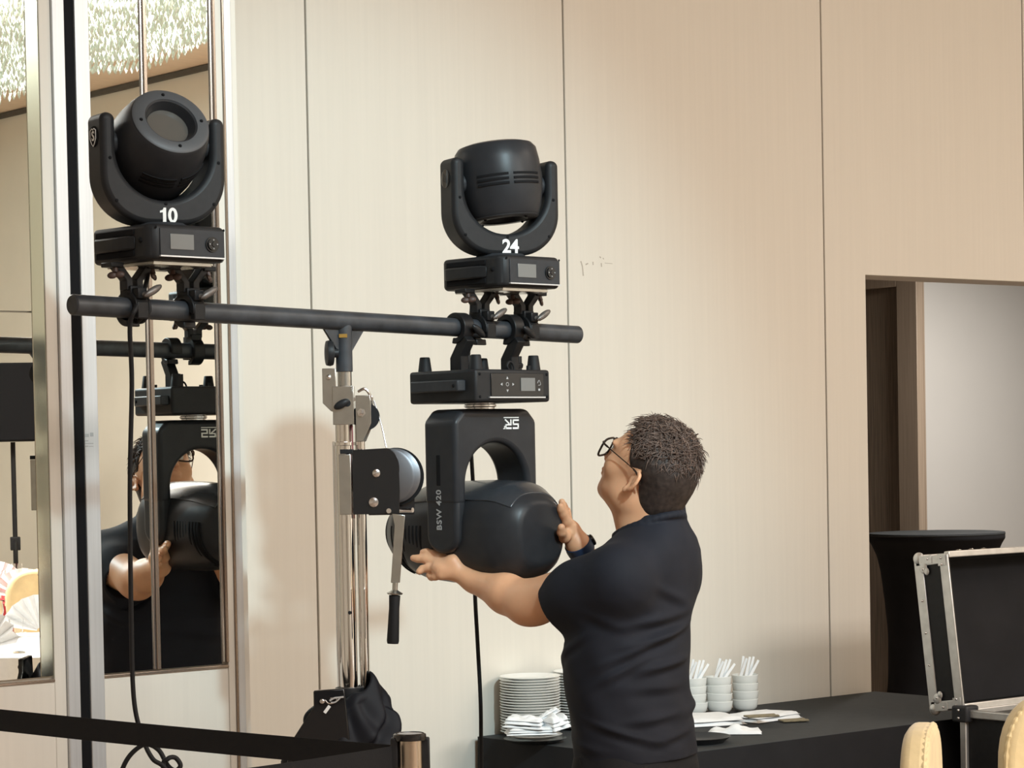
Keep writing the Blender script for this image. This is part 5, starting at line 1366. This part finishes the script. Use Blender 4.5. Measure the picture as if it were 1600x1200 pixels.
clip.location = (BE.x-.006, YM-.0175, BE.z); tag(clip, 'black wall clip on the partition holding the end of the long belt', 'belt clip')
belt('barrier_belt', 'black barrier belt crossing the lower left in front of the mirrors', P(612, 1164, 4.72), BE, .047)
bl2 = P(170, 1226, 4.22)
belt('barrier_belt', 'short black barrier belt running from the post towards the viewer', P(612, 1166, 4.68), bl2, .047)

# ================================================================== JACKET draped over the lower mast
jk0 = P(545, 1075, ZP-.01)
jz = P(545, 1062, ZP).z
jf = cloth_noise(8, 1.0, 21)
def jacket(u, v):
    a = 2*PI*u                                         # a = 0 to the right of the picture
    top = .036 + .030*max(0, math.cos(a-.2))**2
    hgt_ = jz - .034 + .046*max(0, math.cos(a-.30))**3 + .006*math.sin(5*a)
    r_ = top + (.140+.040*math.cos(a-2.9)+.015*math.cos(2*a))*(v**.70)
    w_ = min(1, v*5)
    s1 = a*2.2 + v*13                                  # creases run slanting round the mast
    fold = .013*abs(math.sin(s1+.8*math.sin(3*a)))**.6 + .010*math.sin(2.3*s1+2*math.sin(2*a)+1) + .006*math.sin(9*a-14*v)
    r_ += fold*w_
    z_ = hgt_ - .46*v**1.1 - .035*math.sin(3*a+5*v)*v*(1-v) - .012*w_*math.sin(s1*1.4)
    x, y = r_*math.cos(a)*.92, r_*math.sin(a)*.72
    p = RGT*(x - .010 + .014*math.sin(6*v+1)*v) + FWD*y
    return (p.x, p.y, z_)
jo = obj('jacket', MB().grid(jacket, 220, 110, wrap=True), 'jacket', angle=180)
sm_ = jo.modifiers.new('thickness', 'SOLIDIFY'); sm_.thickness = .004
jo.location = (jk0.x, jk0.y, 0); tag(jo, 'crumpled black jacket draped round the lower end of the chrome mast', 'jacket')
# black control box with a bunch of keys on it, fixed behind the jacket
kb = P(517, 1098, ZP-.075)
bxo = thing('leg_hub_cover', 'black angular cover at the mast foot with keys hanging on it', 'cover', (kb.x, kb.y, 0), rz(0))
zk = P(515, 1079, ZP-.075).z
obj('cover_plate', MB().prism([(-.038, zk), (.030, zk+.004), (.040, zk-.11), (-.100, zk-.16), (-.085, zk-.105), (-.038, zk-.035)], .0, .014), 'gloss', bxo, bevel=0.003)
kr = thing('key_bunch', 'silver key ring and tag hanging on the black cover by the jacket', 'keys', (kb.x, kb.y, 0), rz(0))
def K(px, py): q = inv(kr) @ P(px, py, ZP-.082); return Vector((q.x, -.006, q.z))
obj('key_ring', MB().tube([K(508, 1094), K(513, 1099), K(520, 1099), K(526, 1095), K(524, 1091), K(516, 1091)], .0013, 6, 4), 'steel', kr)
obj('ring_cord', MB().tube([K(515, 1095), K(522, 1091), K(530, 1090), K(537, 1089)], .0022, 6, 4).tube([K(517, 1098), K(524, 1097), K(531, 1091)], .0018, 6, 4), 'alu', kr)
obj('key_bow', MB().ball(K(503.5, 1096), (.0055, .002, .0055), 12, 8), 'steel', kr)
q0_, q1_ = K(515, 1103), K(507, 1114); dv = (q1_-q0_).normalized(); nv = Vector((-dv.z, 0, dv.x))*.0035
obj('key_tag', MB().add([q0_-nv, q0_+nv, q1_+nv, q1_-nv, q0_-nv+Vector((0, .002, 0)), q0_+nv+Vector((0, .002, 0)), q1_+nv+Vector((0, .002, 0)), q1_-nv+Vector((0, .002, 0))], [(0,1,2,3),(7,6,5,4),(0,4,5,1),(1,5,6,2),(2,6,7,3),(3,7,4,0)]), 'white', kr)

# ================================================================== BANQUET TABLES AND SPEAKER (seen in the mirrors)
def mirrored(px, py, zv):
    p = P(px, py, zv); return Vector((p.x, 2*YM-p.y, p.z))
def glass_mesh():
    return MB().lathe([(0, 0), (.034, 0), (.034, .002), (.005, .006), (.004, .070), (.010, .078), (.034, .105), (.040, .140), (.035, .185), (.0338, .185), (.0388, .140), (.0328, .106), (.009, .081), (0, .080)], n=24)
glass0 = obj('wine_glass', glass_mesh(), 'glass', angle=60)
tum0 = obj('tumbler', MB().lathe([(0, 0), (.028, 0), (.036, .09), (.0345, .09), (.027, .006), (0, .006)], n=24), 'glass', angle=60)
def fan_mesh():
    """napkin folded to a standing fan"""
    n = 18; vs = []; fs = []
    for s1 in (0, 1):
        for k in range(n+1):
            a = R(10)+R(160)*k/n; d = (.010 if k % 2 else -.010)
            for r_ in (.02, .19): vs.append((r_*math.cos(a), d*(r_/.12)+.003*s1, .02+r_*math.sin(a)*.95))
    m_ = 2*(n+1)
    for k in range(n):
        fs.append((2*k, 2*k+1, 2*k+3, 2*k+2)); fs.append((m_+2*k, m_+2*k+2, m_+2*k+3, m_+2*k+1))
    return MB().add(vs, fs)
fan0 = obj('napkin_fan', fan_mesh(), 'napkin', smooth=False)
def banquet(loc, r_, m, label, grp):
    t = thing('banquet_table', label, 'table', (loc.x, loc.y, 0), 0, 'round banquet tables')
    obj('cloth_top', MB().lathe([(0, .748), (r_, .748), (r_, .752), (0, .752)], n=64), m, t)
    obj('cloth_drape', MB().grid(lambda u, v: ((r_+.002+.03*v*(1+math.sin(2*PI*u*22)))*math.cos(2*PI*u), (r_+.002+.03*v*(1+math.sin(2*PI*u*22)))*math.sin(2*PI*u), .75-.745*v), 200, 8, wrap=True), m, t, angle=180)
    return t
t1 = mirrored(95, 1000, 11.6); t1.z = 0
banquet(t1, .80, 'napkin', 'round banquet table with a white cloth, seen low in the left mirror', None)
t2 = mirrored(14, 900, 15.6); t2.z = 0
banquet(t2, .80, 'redcloth', 'round banquet table with a red cloth, seen in the left mirror', None)
def mirror_px(p):                                      # column and row at which the mirrors show a point
    q = cam_rot.transposed() @ (Vector((p.x, 2*YM-p.y, p.z)) - Vector((0, 0, CAMZ)))
    return 800 + F*q.x/(-q.z), 600 + SHIFT - F*q.y/(-q.z)
def shown(p, m_=26): c_, r_ = mirror_px(p); return (-m_ < c_ < 60+m_ or 140-m_ < c_ < 345) and r_ < 1085
spots = {'napkin_fan': [], 'wine_glass': [], 'tumbler': [], 'banquet_chair': []}
for tp, tn in ((t1, 'white'), (t2, 'red')):
    for k in range(8):
        a = R(45*k+20); d = Vector((math.cos(a), math.sin(a), 0)); sd = Vector((-d.y, d.x, 0)); up_ = Vector((0, 0, .752))
        spots['napkin_fan'].append((tp + d*.58 + up_, a+PI/2, tn)); spots['wine_glass'].append((tp + d*.46 + sd*.12 + up_, 0, tn)); spots['tumbler'].append((tp + d*.50 - sd*.13 + up_, 0, tn))
        cr_ = mirror_px(tp + d*1.16 + Vector((0, 0, .95)))
        if tn == 'red' or not (cr_[0] < 48 and cr_[1] < 965): spots['banquet_chair'].append((tp + d*1.16, a-PI/2, tn))
nth = ['first', 'second', 'third', 'fourth', 'fifth', 'sixth', 'seventh', 'eighth', 'ninth', 'tenth', 'eleventh', 'twelfth', 'thirteenth', 'fourteenth', 'fifteenth', 'sixteenth']
for nm, what, cat_, grp in (('napkin_fan', 'white napkin fan', 'napkin', 'napkin fans on the banquet tables'), ('wine_glass', 'stemmed glass', 'glass', 'stemmed glasses on the banquet tables'),
                            ('tumbler', 'clear tumbler', 'glass', 'tumblers on the banquet tables'), ('banquet_chair', 'gold covered chair', 'chair', 'gold covered banquet chairs')):
    for tn in ('white', 'red'):
        lst = [q_ for q_ in spots[nm] if q_[2] == tn and shown(q_[0] + Vector((0, 0, .9 if nm == 'banquet_chair' else 0)))]
        lst.sort(key=lambda q_: mirror_px(q_[0])[0])
        for k, (p_, r_, _) in enumerate(lst):
            lab = '%s at the %s mirrored table, %s from the left in the mirrors' % (what, tn, nth[k])
            if nm == 'banquet_chair': tree_copy(ch1, p_, r_, lab)
            else: put({'napkin_fan': fan0, 'wine_glass': glass0, 'tumbler': tum0}[nm], nm, p_, lab, cat_, grp, r_)
for o_ in (glass0, tum0, fan0):
    if 'used' in o_.keys(): del o_['used']
    else: bpy.data.objects.remove(o_)
# speaker on a crank stand
s0 = mirrored(20, 690, 18.6)
spk = thing('loudspeaker', 'black loudspeaker box with a small badge, seen in the left mirror', 'loudspeaker', s0, R(118))
obj('cabinet', MB().box((0, 0, .29), (.38, .34, .58)), 'gap', spk, bevel=0.015)
for sy in (-1, 1):
    gr_ = obj('grille', MB().box((0, sy*.171, .29), (.35, .008, .55)), 'gap', spk, bevel=0.003)
    obj('badge', MB().prism([(-.022, .012), (.022, .012), (.014, -.008), (0, -.014), (-.014, -.008)], sy*.176-.001, sy*.176+.001, 'xz', Matrix.Translation((0, 0, .05))), 'alu', gr_, smooth=False)
ss = thing('speaker_stand', 'black crank stand under the loudspeaker, seen in the left mirror', 'stand', (s0.x, s0.y, 0), R(118))
off_ = 0.0
obj('pole', MB().cyl((off_, 0, .1), (off_, 0, s0.z-.004), .018, n=16), 'rubber', ss)
obj('crank_box', MB().box((off_, 0, .98), (.075, .075, .10)), 'plastic', ss, bevel=.006)
obj('crank_handle', MB().tube([(off_+.05, 0, 1.0), (off_+.10, .0, .97), (off_+.11, 0, .84), (off_+.04, 0, .80)], .010, 8, 3), 'rubber', ss)
for k in range(3):
    a = R(30+120*k); obj('leg', MB().cyl((off_+.02*math.cos(a), .02*math.sin(a), .45), (off_+.45*math.cos(a), .45*math.sin(a), .012), .012, n=12), 'rubber', ss)
